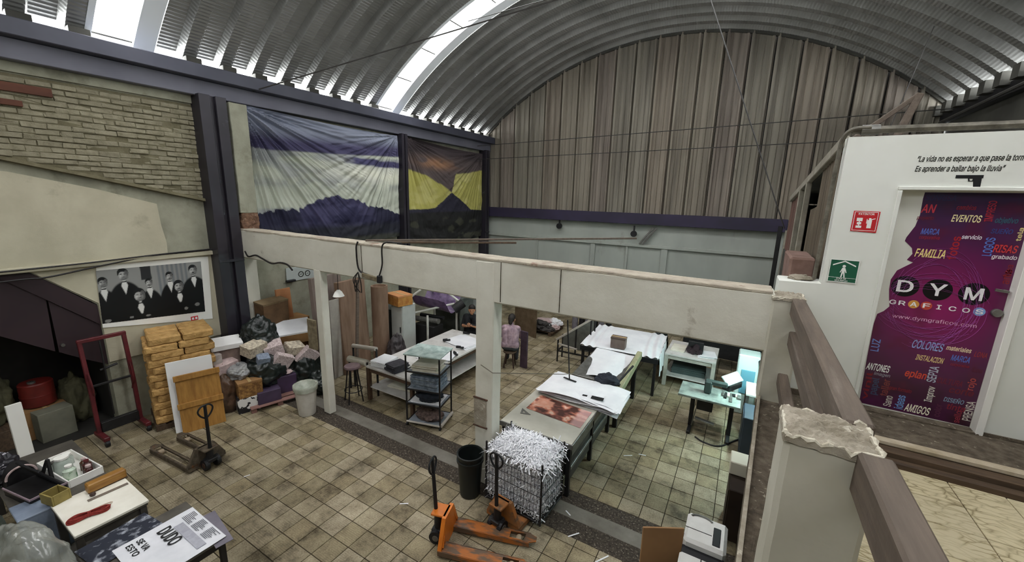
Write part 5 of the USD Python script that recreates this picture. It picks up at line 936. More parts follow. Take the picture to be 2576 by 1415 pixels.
for k, (x0, y0, x1, y1, z, l) in enumerate(((-5.3, 4.42, -1.9, 8.2, 3.44, 'pale timber batten lying across the beam top towards the back'), (-5.0, 4.6, -3.4, 6.0, 3.42, 'short dark batten lying beside the pale batten on the beam'))):
    t = thing('batten', l, 'batten', (x0, y0, z)); obj('bar', bar((0, 0, 0), (x1 - x0, y1 - y0, 0.0), 0.06, 0.03), M_wood if k == 0 else M_woodd, t)
# ---- light table with printed sheet, paper pile, press bed
t = thing('cutting_table', 'large cutting table with a glass top and printed sheet beside the portal column', 'table', (-2.3, 5.75, 0))
obj('tabletop', box(-0.58, 0.58, -1.0, 1.0, 0.8, 0.86, 0.006), mat('table_pale', '#c9c6ba', '#b7b3a6', scale=2, rough=0.35), t); obj('edge_trim', [box(0.58, 0.6, -1.0, 1.0, 0.79, 0.865), box(-0.6, 0.6, -1.02, -1.0, 0.79, 0.865)], M_steel, t)
obj('side_panel', box(0.5, 0.53, -0.9, 0.95, 0.2, 0.79), mat('dark_panel', '#4a4641', '#3a3632', scale=5, rough=0.6), t); obj('side_rail', [box(0.53, 0.56, -0.95, 0.98, 0.62, 0.72), box(0.53, 0.56, -0.95, 0.98, 0.4, 0.46)], M_steel, t); obj('front_panel', box(-0.5, 0.5, -0.93, -0.9, 0.3, 0.79), M_black, t)
for a in (-1, 1):
    for b in (-0.95, 0.0, 0.95): obj('leg', box(a * 0.53 - 0.03, a * 0.53 + 0.03, b - 0.03, b + 0.03, 0, 0.8), M_darksteel, t)
pmh2 = grid(80, 60, lambda u, v: np.stack([-2.72 + u * 0.95, 5.2 + v * 0.52 + 0.08 * (1 - u), 0.8645 + 0 * u], -1)); uu, vv = np.meshgrid(np.linspace(0, 1, 80), np.linspace(0, 1, 60), indexing='ij'); uu, vv = uu.ravel(), vv.ravel()
nz2 = meshkit.fbm(np.stack([uu * 7, vv * 5, 0 * uu], 1), 4, 9); pc2 = np.tile(C('#7a4a40'), (len(uu), 1)); pc2 = lay(pc2, '#c97f66', ss(nz2, 0.48, 0.6)); pc2 = lay(pc2, '#4e3029', ss(0.45 - nz2, 0, 0.1)); pc2 = lay(pc2, '#d8b8a6', ss(nz2, 0.6, 0.7)); pc2 = lay(pc2, '#c8907a', ss(0.16 - np.abs(uu - 0.2), 0, 0.03) * ss(0.25 - np.abs(vv - 0.6), 0, 0.05) * 0.8); pc2 = lay(pc2, '#d3a9a6', ss(uu, 0.78, 0.85) * 0.7)
o = obj('printed_sheet', pmh2, vmat('printed_paper', 0.5, 0.3), color=pc2); tag(o, 'red-brown printed poster sheet lying on the glass cutting table', 'print')
t = thing('set_square', 'small clear set square beside the poster sheet on the cutting table', 'set square', (-2.72, 5.08, 0.861), 0.3); obj('plate', extr(Polygon([(0, 0), (0.17, 0), (0.0, 0.17)], [[(0.035, 0.035), (0.09, 0.035), (0.035, 0.09)]]), 0.004, (0, 0, 0), (1, 0, 0), (0, 1, 0)), M_steel, t)
def wavysheet(w, d, z, seed, droop=0.0): return shell(grid(26, 18, lambda u, v: np.stack([(u - 0.5) * w, (v - 0.5) * d, z + 0.03 * (meshkit.fbm(np.stack([u * 3, v * 3, 0 * u + seed], -1), 2, seed) - 0.5) + 0.035 * np.sin(u * 5.5 + seed) * (1 - v) - droop * np.maximum(0, u - 0.85) * 2], -1)), -0.004)
t = thing('sheet_stack', 'spread pile of large white paper sheets with wavy edges on the cutting table', 'paper', (-2.1, 6.2, 0.87), 0.0)
for k in range(7): obj('sheet', T(wavysheet(1.38, 0.82, 0.02 + k * 0.013, k, 0.12), (RNG.uniform(-0.04, 0.04), RNG.uniform(-0.04, 0.04), 0), RNG.uniform(-0.05, 0.05)), M_paper, t, smooth=True)
sheets('block_label', 'black printed block lying on the spread white sheets', (-1.78, 5.98, 0.99), 0.2, 0.1, 1, 0.1, M_black, th=0.006); sheets('block_label', 'smaller black printed strip left of the black block on the white sheets', (-1.99, 5.97, 0.99), 0.08, 0.05, 1, 0.1, M_black, th=0.006)
bag('dark_jacket', 'dark jacket folded behind the spread white sheets', (-1.85, 6.75, 0.93), (0.2, 0.17, 0.1), 51, mat('dark_cloth', '#2a2f3a')); 
t = thing('tablet', 'dark flat case leaning on the dark jacket', 'case', (-1.78, 6.72, 1.0), 0.6); obj('case', T(box(-0.12, 0.12, -0.09, 0.09, 0, 0.025, 0.008), (0, 0, 0), 0, 0.5), M_black, t)
t = thing('flatbed_press', 'flatbed press with a sloping white sheet behind the paper pile', 'press', (-2.1, 7.6, 0))
obj('bed', T(box(-0.48, 0.4, -0.72, 0.72, 0, 0.05, 0.01), (0, 0, 0.86), 0, 0.05), M_steel, t); obj('white_sheet', T(wavysheet(0.82, 1.3, 0.06, 11), (-0.04, 0.02, 0.86), 0, 0.05), M_paper, t, smooth=True)
obj('side_frame', [bar((0.44, -0.75, 0.75), (0.46, 0.75, 0.98), 0.1, 0.16)], mat('press_frame', '#a6a382', '#8d8a6c', scale=6, rough=0.5), t)
for a in (-0.42, 0.4):
    for b in (-0.65, 0.65): obj('leg', box(a - 0.04, a + 0.04, b - 0.04, b + 0.04, 0, 0.86), M_darksteel, t)
obj('lever', bar((0.42, -0.9, 0.95), (0.6, -0.45, 1.2), 0.03), M_black, t); obj('cross_beam', box(-0.5, 0.45, -0.02, 0.04, 0.3, 0.42), M_darksteel, t)
# ---- rod and wire hung from the beam, pennant frame
t = thing('hanging_rod', 'thin steel rod standing on the paper pile with a small foot bar', 'rod', (-2.42, 6.35, 1.0)); obj('rod', tube([(0, 0, 0), (0.02, -0.3, 1.2)], 0.012, 8), M_darksteel, t); obj('foot_bar', bar((-0.12, 0.02, 0.01), (0.14, -0.03, 0.01), 0.03, 0.015), M_darksteel, t)
obj('wire', tube([(-2.97, YB - 0.03, 1.89), (-2.77, YB - 0.035, 1.82), (-2.44, 6.1, 1.2), (-2.3, 6.5, 1.1)], 0.006, 6), mat('pale_wire', '#6e675c', rough=0.6), label='thin wire running from the portal column to the rod on the paper pile', cat='wire')
t = thing('frame_box', 'upright black-framed glass case with a pale slanted bar beyond the paper pile', 'frame', (-3.45, 9.2, 0), 0.05)
for a, b in (((-0.42, 0, 0.3), (0.42, 0, 0.3)), ((0.42, 0, 0.3), (0.42, 0, 1.32)), ((-0.42, 0, 0.3), (-0.42, 0, 0.62)), ((0.05, 0, 0.3), (0.05, 0, 1.0)), ((-0.42, 0, 0.0), (-0.42, 0, 0.3)), ((0.42, 0, 0.0), (0.42, 0, 0.3)), ((-0.42, 0.35, 0.3), (0.42, 0.35, 0.3)), ((0.42, 0.0, 0.3), (0.42, 0.35, 0.3)), ((-0.42, 0.0, 0.3), (-0.42, 0.35, 0.3)), ((0.42, 0.35, 0.0), (0.42, 0.35, 1.3)), ((-0.42, 0.35, 0.0), (-0.42, 0.35, 0.65))): obj('bar', bar(a, b, 0.035), M_darksteel, t)
obj('slanted_bar', bar((-0.46, -0.02, 0.6), (0.46, -0.02, 1.32), 0.05), mat('pale_tube', '#b3aca2'), t); obj('lower_rail', bar((-0.4, -0.02, 0.5), (0.1, -0.02, 0.44), 0.04), mat('pale_tube', '#b3aca2'), t)
obj('back_panel', extr(Polygon([(-0.4, 0.3), (0.4, 0.3), (0.4, 1.28), (-0.4, 0.64)]), 0.01, (0, 0.33, 0), (1, 0, 0), (0, 0, 1)), mat('dusty_glass', '#6c6d68', '#595a55', scale=5, rough=0.2), t)
# ---- wide white bed with box
BENCH = t = thing('covered_bench', 'wide bench covered with folded white sheets under the beam', 'bench', (-2.2, 9.36, 0), 0.06)
obj('bed', box(-0.85, 0.85, -0.85, 0.85, 0.78, 0.86, 0.01), M_white, t); obj('edge', box(-0.86, 0.86, -0.87, -0.85, 0.76, 0.87), M_black, t)
for a in (-0.8, 0.8):
    for b in (-0.8, 0.8): obj('leg', box(a - 0.03, a + 0.03, b - 0.03, b + 0.03, 0, 0.78), M_darksteel, t)
obj('white_sheet', shell(grid(90, 16, lambda u, v: np.stack([(u - 0.5) * 1.72, (v - 0.5) * 1.72, 0.885 + 0.02 * np.sin(u * 60 + 3 * np.sin(v * 2)) * ss(np.abs(u - 0.5), 0.22, 0.35)], -1)), -0.004), M_paper, t, smooth=True)
obj('hanging_edge', shell(grid(14, 24, lambda u, v: np.stack([0.86 + 0.04 * np.sin(u * 1.5) + 0.015 * np.sin(v * 25), -0.8 + v * 1.3 + 0.0 * u, 0.885 - 0.42 * u ** 2], -1)), -0.004), M_paper, BENCH, smooth=True)
carton('carton', 'small grey-brown carton standing on the covered bench', (-2.2, 8.72, 0.9), (0.32, 0.2, 0.24), 0.05, m=mat('grey_brown_carton', '#83726b', '#6c5c56', scale=4, rough=0.85), top=mat('dark_carton_lid', '#5f5048', rough=0.8), tape=True)
# ---- white shop table
WT = table('shop_table', 'white wooden table with lower shelf and helmet-like tools on it', -1.28, -0.22, 9.3, 10.35, 0.78, M_laminate, mat('white_leg', '#bcb8ae', '#a29e94', scale=6, rough=0.6), 0.08, 0.04, shelf=0.25)
t = thing('machine_part', 'cluster of dark round machine rollers on the white shop table', 'rollers', (-0.72, 9.62, 0.78))
for k, (x, y, z) in enumerate(((0, 0, 0.07), (0.13, 0.02, 0.07), (0.06, 0.0, 0.17), (-0.09, 0.05, 0.09))): obj('roller', cyl((x, y - 0.09, z), (x, y + 0.09, z), 0.065, 16), mat('dark_purple_roller', '#3b2d33', '#241c20', scale=8, rough=0.35), t)
obj('bracket', box(-0.12, 0.2, 0.02, 0.06, 0.0, 0.28, 0.01), M_darksteel, t)
sheets('paper_pile', 'white leaflets on the right half of the white shop table', (-0.45, 9.7, 0.78), 0.34, 0.4, 3, 0.2, jit=0.03); sheets('paper_pile', 'pale sheet on the left end of the white shop table', (-1.05, 9.8, 0.78), 0.3, 0.5, 2, 0.0, M_paperw)
sheets('board_pile', 'dark boards on the lower shelf of the white shop table', (-0.78, 9.8, 0.25), 0.72, 0.5, 4, 0.05, mat('dark_boards', '#45504f', '#33403f', scale=4, rough=0.7), th=0.04)
t = thing('keyboard_rack', 'long dark rack of small drawers against the far wall behind the shop table', 'rack', (-0.1, 11.2, 0)); obj('case', box(-1.0, 1.0, -0.2, 0.2, 0.3, 1.15, 0.01), M_darksteel, t)
for k in range(16): obj('drawer', box(-0.95 + 0.12 * k, -0.85 + 0.12 * k, -0.215, -0.2, 0.9, 1.05, 0.003), mat('drawer_face', '#6f6a66', '#57524e', scale=4, rough=0.5), t)
for a in (-0.95, 0.95): obj('leg', box(a - 0.03, a + 0.03, -0.15, 0.15, 0, 0.3), M_darksteel, t)
bag('bin_bag', 'black shiny bag stuffed between the covered bench and the shop table', (-1.6, 10.65, 0.0), (0.2, 0.25, 0.55), 61)
# ---- machine corner with the cold greenish lamp
M_teal = mat('teal_enamel', '#5d8f8d', '#4b7b79', scale=3, rough=0.4)
t = thing('sewing_table', 'steel machine table on a T-shaped pedestal under the cold greenish light', 'machine', (-0.2, 7.72, 0))
obj('tabletop', box(-0.52, 0.48, -0.3, 0.32, 0.72, 0.76, 0.005), mat('table_greyish', '#9ba39c', '#6f7873', scale=6, rough=0.4), t)
obj('pedestal', [bar((-0.28, 0, 0.05), (-0.28, 0, 0.72), 0.09, 0.07)], M_darksteel, t); obj('pedestal', bar((0.36, 0, 0.05), (0.36, 0, 0.72), 0.08, 0.07), M_darksteel, t)
obj('foot', [bar((-0.28, -0.28, 0.03), (-0.28, 0.28, 0.03), 0.06), ], M_darksteel, t); obj('foot', bar((0.36, -0.28, 0.03), (0.36, 0.28, 0.03), 0.06), M_darksteel, t)
obj('motor_box', box(-0.2, 0.06, -0.18, 0.1, 0.48, 0.72, 0.01), M_darksteel, t); obj('treadle', [bar((-0.2, -0.2, 0.32), (0.12, -0.2, 0.28), 0.08, 0.03), bar((-0.25, -0.1, 0.1), (-0.2, -0.2, 0.5), 0.02)], M_steel, t)
obj('head', [box(-0.12, 0.0, -0.05, 0.08, 0.76, 1.0, 0.02), box(-0.12, 0.25, -0.03, 0.06, 0.94, 1.02, 0.02)], mat('machine_green', '#3d4a47', '#2f3a38', scale=4, rough=0.4), t)
t = thing('small_parts', 'scatter of small machine parts on the steel machine table', 'parts', (0.1, 7.72, 0.76))
for k in range(7): obj('part', box(-0.12 + 0.04 * k, -0.09 + 0.045 * k, RNG.uniform(-0.2, 0.1), RNG.uniform(0.12, 0.2), 0, RNG.uniform(0.02, 0.06), 0.004), (M_steel, M_darksteel, M_paperw)[k % 3], t)
t = thing('slanted_panel', 'pale slanted control panel beside the steel machine table', 'panel', (0.1, 8.2, 0.76), -0.5); obj('panel', T(box(-0.1, 0.1, -0.25, 0.25, 0, 0.03, 0.008), (0, 0, 0.18), 0, 0, 0.75), mat('panel_pale', '#c4d3d0', '#a9bab8', scale=6, rough=0.4), t); obj('stand', box(-0.06, 0.1, -0.2, 0.2, 0, 0.12, 0.01), M_darksteel, t)
t = thing('white_machine', 'white and pale blue machine tower lit by the cold lamp against the right side', 'machine', (0.45, 9.0, 0)); obj('tower', box(-0.28, 0.1, -0.2, 0.2, 0.0, 1.25, 0.02), mat('machine_white', '#cfe0dc', rough=0.4), t); obj('blue_panel', box(-0.2, 0.04, -0.215, -0.2, 0.45, 0.95, 0.004), mat('machine_blue', '#6fa9bd', rough=0.4), t); obj('arm', [bar((0.1, -0.2, 1.2), (0.2, -0.5, 0.8), 0.08), cyl((0.2, -0.5, 0.8), (0.2, -0.5, 0.5), 0.05, 12)], M_darksteel, t)
t = thing('white_desk', 'white desk with papers in front of the white machine tower', 'desk', (0.5, 8.25, 0)); obj('top', box(-0.15, 0.5, -0.3, 0.3, 0.78, 0.82, 0.005), M_white, t)
for a in (-0.12, 0.46):
    for b in (-0.26, 0.26): obj('leg', box(a - 0.025, a + 0.025, b - 0.025, b + 0.025, 0, 0.78), M_steel, t)
t = thing('dark_cabinet', 'dark blue-grey cabinet at the right edge of the cold-lit corner', 'cabinet', (0.62, 7.5, 0)); obj('body', box(-0.28, 0.3, -0.3, 0.28, 0.03, 0.72, 0.01), mat('blue_grey_cabinet', '#353f4b', '#29323c', scale=2, rough=0.5), t); obj('door', box(-0.29, -0.28, -0.27, 0.25, 0.06, 0.69, 0.003), mat('blue_grey_cabinet', '#353f4b'), t); obj('base', box(-0.26, 0.28, -0.28, 0.26, 0, 0.03), M_black, t)
wire('cable', [(-0.35, 7.4, 0.01), (-0.2, 7.3, 0.012), (0.05, 7.32, 0.012), (0.34, 7.75, 0.012)], 0.014, 'black cable on the floor under the steel machine table')
lamp = thing('tube_lamp', 'cold greenish tube lamp under the landing slab lighting the machine corner', 'lamp', (0.6, 7.7, 1.84), 1.5); obj('housing', box(-0.6, 0.6, -0.06, 0.06, 0.0, 0.05, 0.008), M_white, lamp)
obj('tube', cyl((-0.56, 0, -0.02), (0.56, 0, -0.02), 0.016, 10), emat('tube_glow', (0.66, 1.0, 0.97), 210.0), lamp)
t = thing('small_cabinet', 'dark wooden cabinet with a white box lid below the landing edge', 'cabinet', (0.35, 5.5, 0)); obj('body', box(-0.14, 0.3, -0.35, 0.25, 0.0, 0.72, 0.01), mat('very_dark_wood', '#35281f', '#281e17', scale=4, rough=0.6), t); obj('lid', box(-0.16, 0.3, -0.02, 0.27, 0.72, 0.9, 0.01), mat('cream_box', '#d6d0bd', rough=0.7), t); obj('door', box(-0.15, -0.14, -0.32, 0.22, 0.05, 0.68), mat('very_dark_wood', '#35281f'), t)
# ---- far end: pallet of scrap, rolls
t = thing('scrap_pallet', 'pallet heaped with crumpled foil and paper scrap far behind the seated person', 'scrap', (-5.35, 11.2, 0)); obj('pallet', [box(-0.6, 0.6, -0.4 + 0.2 * k, -0.25 + 0.2 * k, 0.1, 0.13) for k in range(5)], M_woodd, t, kind='stuff'); obj('bearer', box(-0.55, -0.45, -0.4, 0.55, 0, 0.1), M_woodd, t); obj('bearer', box(0.45, 0.55, -0.4, 0.55, 0, 0.1), M_woodd, t)
for k in range(9): obj('scrap', blob((RNG.uniform(-0.45, 0.45), RNG.uniform(-0.3, 0.4), 0.13 + 0.06 * (k // 4)), (RNG.uniform(0.15, 0.3), RNG.uniform(0.12, 0.2), RNG.uniform(0.07, 0.13)), 0.5, 3, k + 70, 3), (M_paper, mat('scrap_dark', '#4b4745', '#2f2c2b', scale=8, rough=0.6), M_pink)[k % 3], t, smooth=30)
t = thing('paper_rolls', 'row of upright grey paper rolls beyond the black-framed case', 'rolls', (-4.0, 12.0, 0))
for k in range(6): obj('roll', cyl((-0.5 + 0.22 * k, 0.05 * (k % 2), 0), (-0.5 + 0.22 * k, 0.05 * (k % 2), 0.75 + 0.1 * (k % 3)), 0.095, 14), (mat('roll_grey', '#807b80', '#67626a', scale=5, rough=0.6), M_darksteel)[k % 2], t)
stand('brown_partition', 'brown chequered partition behind the seated person', -5.6, 10.6, 1.0, 1.9, 0.05, 1.2, mat('brown_partition', '#6d5b47', '#54442f', scale=4, rough=0.8))
stand('board_sheet', 'dark grey boards leaning at the far wall above the scrap pallet', -5.0, 13.3, 2.4, 1.3, 0.08, 1.57, mat('far_board', '#5d5a55', '#45423e', scale=3, rough=0.8))

# ================================================================ PEOPLE
def body(bones, pitch=0.012, it=8):
    ms = []
    for (a, ra, b, rb) in bones:
        s1 = manifold3d.Manifold.sphere(ra, 20).translate(list(map(float, a))); s2 = manifold3d.Manifold.sphere(rb, 20).translate(list(map(float, b))); ms.append(manifold3d.Manifold.batch_hull([s1, s2]))
    m = manifold3d.Manifold.batch_boolean(ms, manifold3d.OpType.Add).refine_to_length(pitch * 1.6).to_mesh(); t = trimesh.Trimesh(m.vert_properties[:, :3], m.tri_verts); t.merge_vertices(); trimesh.smoothing.filter_taubin(t, iterations=it); return t
def slabs(lst):
    out = []
    for pts in lst: out.append((pts[0], pts[1], pts[2], pts[3]))
    return out
M_skin = mat('skin', '#b98868', '#a87557', scale=6, rough=0.55); M_hair = mat('dark_hair', '#17110e', '#241a15', scale=30, rough=0.6)
def head_parts(t, c, fwd, skin, hair_long=False):
    """head with brow, nose, eyes, mouth, ears and hair; fwd is the facing direction"""
    f = np.asarray(fwd, float); f /= np.linalg.norm(f); r = np.cross(f, [0, 0, 1]); r /= np.linalg.norm(r); u = np.cross(r, f); c = np.asarray(c, float)
    P = lambda x, y, z: c + r * x + f * y + u * z
    obj('head', body([(P(0, 0.0, 0.025), 0.083, P(0, 0.015, -0.02), 0.076), (P(0, 0.03, -0.05), 0.055, P(0, 0.05, -0.085), 0.036), (P(0, 0.085, 0.005), 0.012, P(0, 0.103, -0.028), 0.015), (P(-0.08, 0, 0.0), 0.016, P(-0.083, -0.005, -0.03), 0.012), (P(0.08, 0, 0.0), 0.016, P(0.083, -0.005, -0.03), 0.012), (P(-0.03, 0.083, -0.06), 0.009, P(0.03, 0.083, -0.06), 0.009)], 0.008, 6), skin, t, smooth=True)
    for s in (-1, 1): obj('eye', trimesh.creation.icosphere(2, 0.011).apply_translation(P(0.03 * s, 0.079, 0.01)), mat('eye_dark', '#1a1512', rough=0.2), t)
    hb = [(P(0, -0.012, 0.045), 0.09, P(0, -0.03, 0.0), 0.085)]
    if hair_long: hb += [(P(0, -0.06, 0.0), 0.07, P(0, -0.07, -0.1), 0.05)]
    obj('hair', body(hb, 0.01, 4), M_hair, t, smooth=True)
def hand(at, d, side, skin, t, nrm=(0, 0, -1)):
    d = np.asarray(d, float); d /= np.linalg.norm(d); n = np.asarray(nrm, float); s = np.cross(d, n); s /= np.linalg.norm(s) + 1e-9; n = np.cross(s, d); at = np.asarray(at, float); B = [(at, 0.026, at + d * 0.05 + s * 0.014, 0.022), (at, 0.026, at + d * 0.05 - s * 0.014, 0.022)]
    for k, l in enumerate((0.062, 0.07, 0.066, 0.05)):
        b0 = at + d * 0.06 + s * (0.028 - 0.019 * k); b1 = b0 + d * l * 0.55 + n * 0.006; b2 = b1 + d * l * 0.35 + n * 0.022; B += [(b0, 0.0095, b1, 0.009), (b1, 0.009, b2, 0.0075)]
    th = at + d * 0.02 + s * 0.03 * side; B += [(th, 0.012, th + d * 0.035 + s * 0.022 * side, 0.0105), (th + d * 0.035 + s * 0.022 * side, 0.0105, th + d * 0.06 + s * 0.018 * side + n * 0.012, 0.009)]
    return B
# person at the long table, arms folded, facing the viewer
t = thing('person', 'person in black clothes with folded arms at the far end of the long work table', 'person', (-5.98, 8.42, 0), 0.0)
F = np.array([0.45, -0.9, 0]); 
M_blk = mat('black_clothes', '#17171a', '#222226', scale=12, rough=0.85)
tors = [((-0.11, 0.0, 0.62), 0.12, (0.11, 0.0, 0.62), 0.12), ((-0.1, 0, 0.62), 0.12, (-0.12, 0.0, 0.96), 0.11), ((0.1, 0, 0.62), 0.12, (0.12, 0.0, 0.96), 0.11), ((-0.16, 0, 1.0), 0.075, (0.16, 0, 1.0), 0.075), ((0, 0.0, 1.0), 0.06, (0.01, -0.02, 1.1), 0.052)]
arms = [((-0.18, 0, 1.0), 0.066, (-0.23, -0.07, 0.78), 0.05), ((-0.23, -0.07, 0.78), 0.05, (-0.05, -0.2, 0.82), 0.04), ((0.18, 0, 1.0), 0.066, (0.23, -0.07, 0.78), 0.05), ((0.23, -0.07, 0.78), 0.05, (0.06, -0.21, 0.85), 0.04)]
legs_ = [((-0.09, 0, 0.58), 0.095, (-0.1, 0.0, 0.32), 0.07), ((-0.1, 0, 0.32), 0.068, (-0.1, 0.02, 0.06), 0.048), ((0.09, 0, 0.58), 0.095, (0.1, 0.0, 0.32), 0.07), ((0.1, 0, 0.32), 0.068, (0.1, 0.02, 0.06), 0.048), ((-0.1, 0.02, 0.05), 0.045, (-0.1, -0.13, 0.035), 0.035), ((0.1, 0.02, 0.05), 0.045, (0.1, -0.13, 0.035), 0.035)]
obj('body', body(tors + arms + legs_), M_blk, t, smooth=True)
obj('hand', body(hand((-0.05, -0.2, 0.82), (0.9, -0.1, 0.15), 1, None, t, (0, 1, 0)), 0.006, 3), M_skin, t, smooth=True); obj('hand', body(hand((0.06, -0.21, 0.85), (-0.9, -0.1, -0.05), -1, None, t, (0, 1, 0)), 0.006, 3), M_skin, t, smooth=True)
obj('forearm', body([((-0.2, -0.1, 0.785), 0.047, (-0.05, -0.205, 0.82), 0.037), ((0.2, -0.1, 0.785), 0.047, (0.06, -0.215, 0.85), 0.037)], 0.01, 3), M_skin, t, smooth=True)
head_parts(t, (0.02, -0.05, 1.2), (0.35, -1, -0.25), M_skin)
place(t, (-5.98, 8.3, 0.0), 0.25, scale=(1.0, 1.0, 1.06))
# seated person seen from behind on a stool
t = thing('person', 'person in a pinkish shirt sitting on a stool with the back to the viewer', 'person', (-4.75, 8.25, 0), 0.0)
tors = [((-0.11, 0.0, 0.56), 0.125, (0.11, 0.0, 0.56), 0.125), ((-0.09, 0, 0.58), 0.12, (-0.11, 0.06, 0.88), 0.105), ((0.09, 0, 0.58), 0.12, (0.11, 0.06, 0.88), 0.105), ((0, 0.0, 0.58), 0.125, (0, 0.055, 0.9), 0.115), ((-0.15, 0.08, 0.95), 0.075, (0.15, 0.08, 0.95), 0.075), ((0, 0.09, 0.97), 0.058, (0.0, 0.13, 1.06), 0.05)]
arms = [((-0.18, 0.08, 0.95), 0.063, (-0.24, 0.16, 0.72), 0.05), ((0.18, 0.08, 0.95), 0.063, (0.24, 0.16, 0.72), 0.05)]
obj('body', body(tors + arms), mat('pink_shirt', '#b79ca4', '#8a7480', scale=9, rough=0.85, detail=3), t, smooth=True)
obj('forearm', body([((-0.24, 0.16, 0.72), 0.047, (-0.14, 0.36, 0.74), 0.034), ((0.24, 0.16, 0.72), 0.047, (0.14, 0.36, 0.74), 0.034)] + hand((-0.14, 0.36, 0.74), (0.3, 1, 0), 1, None, t) + hand((0.14, 0.36, 0.74), (-0.3, 1, 0), -1, None, t), 0.008, 3), M_skin, t, smooth=True)
lg = [((-0.1, 0.02, 0.52), 0.1, (-0.12, 0.36, 0.47), 0.072), ((0.1, 0.02, 0.52), 0.1, (0.12, 0.36, 0.47), 0.072), ((-0.12, 0.36, 0.46), 0.068, (-0.12, 0.3, 0.12), 0.048), ((0.12, 0.36, 0.46), 0.068, (0.12, 0.3, 0.12), 0.048), ((-0.12, 0.3, 0.1), 0.045, (-0.12, 0.42, 0.085), 0.035), ((0.12, 0.3, 0.1), 0.045, (0.12, 0.42, 0.085), 0.035)]
obj('trousers', body(lg + [((-0.1, 0, 0.52), 0.118, (0.1, 0, 0.52), 0.118)]), mat('grey_trousers', '#4b4f52', '#393c3f', scale=8, rough=0.9), t, smooth=True)
head_parts(t, (0.0, 0.16, 1.15), (0.15, 1, -0.45), M_skin, True)
place(t, (-4.75, 8.22, 0.0), 0.35, scale=(1.0, 1.0, 1.04))
t = thing('stool', 'dark four-legged stool under the seated person in the pinkish shirt', 'stool', (-4.75, 8.22, 0), 0.35)
obj('seat', lathe([(0, 0.385), (0.16, 0.385), (0.17, 0.4), (0.16, 0.42), (0, 0.425)], 20), M_woodd, t)
for k in range(4): a = k * math.pi / 2 + 0.78; obj('leg', bar((0.11 * math.cos(a), 0.11 * math.sin(a), 0.385), (0.18 * math.cos(a), 0.18 * math.sin(a), 0), 0.03), mat('dark_brown_leg', '#3d2b25', rough=0.6), t)
stand('purple_panel', 'narrow purple-brown board standing right beside the seated person', -4.42, 8.35, 0.2, 0.95, 0.05, 1.4, mat('purple_brown', '#52414f', '#40323d', scale=5, rough=0.7))

# ================================================================ THINGS: near tables at the lower left, under-stair store, right edge
A = table('side_table', 'small dark table with a white drawing board top in the left foreground', -6.22, -5.44, 0.78, 1.36, 0.72, mat('dark_top', '#57524b', '#45413b', scale=5, rough=0.6), mat('dark_leg', '#3d3934', '#2c2926', scale=7, rough=0.7), 0.06, 0.03, shelf=0.2)
t = thing('drawing_board', 'white drawing board lying on the small dark table', 'board', (-5.83, 1.07, 0.72)); obj('board', box(-0.39, 0.4, -0.29, 0.3, 0, 0.03, 0.004), mat('board_white', '#e9e5da', '#dbd6c8', scale=3, rough=0.6), t)
rp = thing('rope_coil', 'bundle of dark red rope on the white drawing board', 'rope', (-5.67, 0.95, 0.75), 1.35)
M_rope = mat('red_rope', '#8c3028', '#6d221d', scale=40, rough=0.9)
for k in range(7):
    o_ = RNG.uniform(-0.012, 0.012); z_ = 0.012 + 0.006 * (k % 4); w_ = 0.045 + 0.006 * (k % 3)
    a_ = np.linspace(0, 2 * np.pi, 40); obj('loop', tube(np.c_[0.155 * np.cos(a_) + RNG.uniform(-0.01, 0.01), (w_ * np.sin(a_)) * (0.35 + np.abs(np.cos(a_))) + o_, z_ + 0.008 * np.sin(3 * a_ + k)], 0.008, 6), M_rope, rp)
obj('binding', tube([(0.012 * math.sin(9 * s) + 0.0, 0.03 * math.cos(22 * s), 0.022 + 0.02 * math.sin(22 * s)) for s in np.linspace(0, 1, 60)], 0.007, 6), M_rope, rp)
obj('loose_end', tube(bez([(0.12, 0.03, 0.01), (0.18, 0.09, 0.008), (0.1, 0.1, 0.008), (-0.02, 0.06, 0.01)], 20), 0.006, 6), mat('pale_cord', '#c9b8a8', rough=0.9), rp)
t = thing('wood_block', 'long varnished wooden block at the far edge of the drawing board', 'block', (-6.15, 1.22, 0.72), 1.62); obj('block', box(-0.17, 0.17, -0.05, 0.05, 0.03, 0.14, 0.012), mat('varnished_wood', '#a87c3e', '#8a602b', scale=4, rough=0.4, stretch=(1, 6, 6)), t); obj('dark_edge', box(-0.17, 0.17, -0.055, -0.02, 0.02, 0.035, 0.004), M_woodd, t)
t = thing('ruler', 'grey-brown flat steel ruler in front of the wooden block', 'ruler', (-5.96, 1.18, 0.752), 1.55); obj('blade', box(-0.17, 0.17, -0.022, 0.022, 0, 0.006, 0.001), mat('ruler_steel', '#8f847a', '#766c62', scale=8, rough=0.4, metal=0.4), t)
t = thing('knob', 'small dark round knob beside the ruler', 'knob', (-6.03, 1.07, 0.751)); obj('ball', lathe([(0, 0), (0.022, 0.002), (0.028, 0.02), (0.02, 0.038), (0, 0.042)], 18), mat('dark_ball', '#41312c', rough=0.4), t, smooth=40)
t = thing('yellow_box', 'open yellow-green wooden box at the left end of the drawing board', 'box', (-6.27, 0.84, 0.72), 0.25)
for a, b, c, d in ((-0.1, 0.1, -0.08, -0.065), (-0.1, 0.1, 0.065, 0.08), (-0.1, -0.085, -0.065, 0.065), (0.085, 0.1, -0.065, 0.065)): obj('side', box(a, b, c, d, 0.03, 0.15, 0.003), mat('yellow_wood', '#94844a', '#786a38', scale=6, rough=0.6), t)
obj('bottom', box(-0.095, 0.095, -0.075, 0.075, 0.03, 0.045), M_woodd, t)
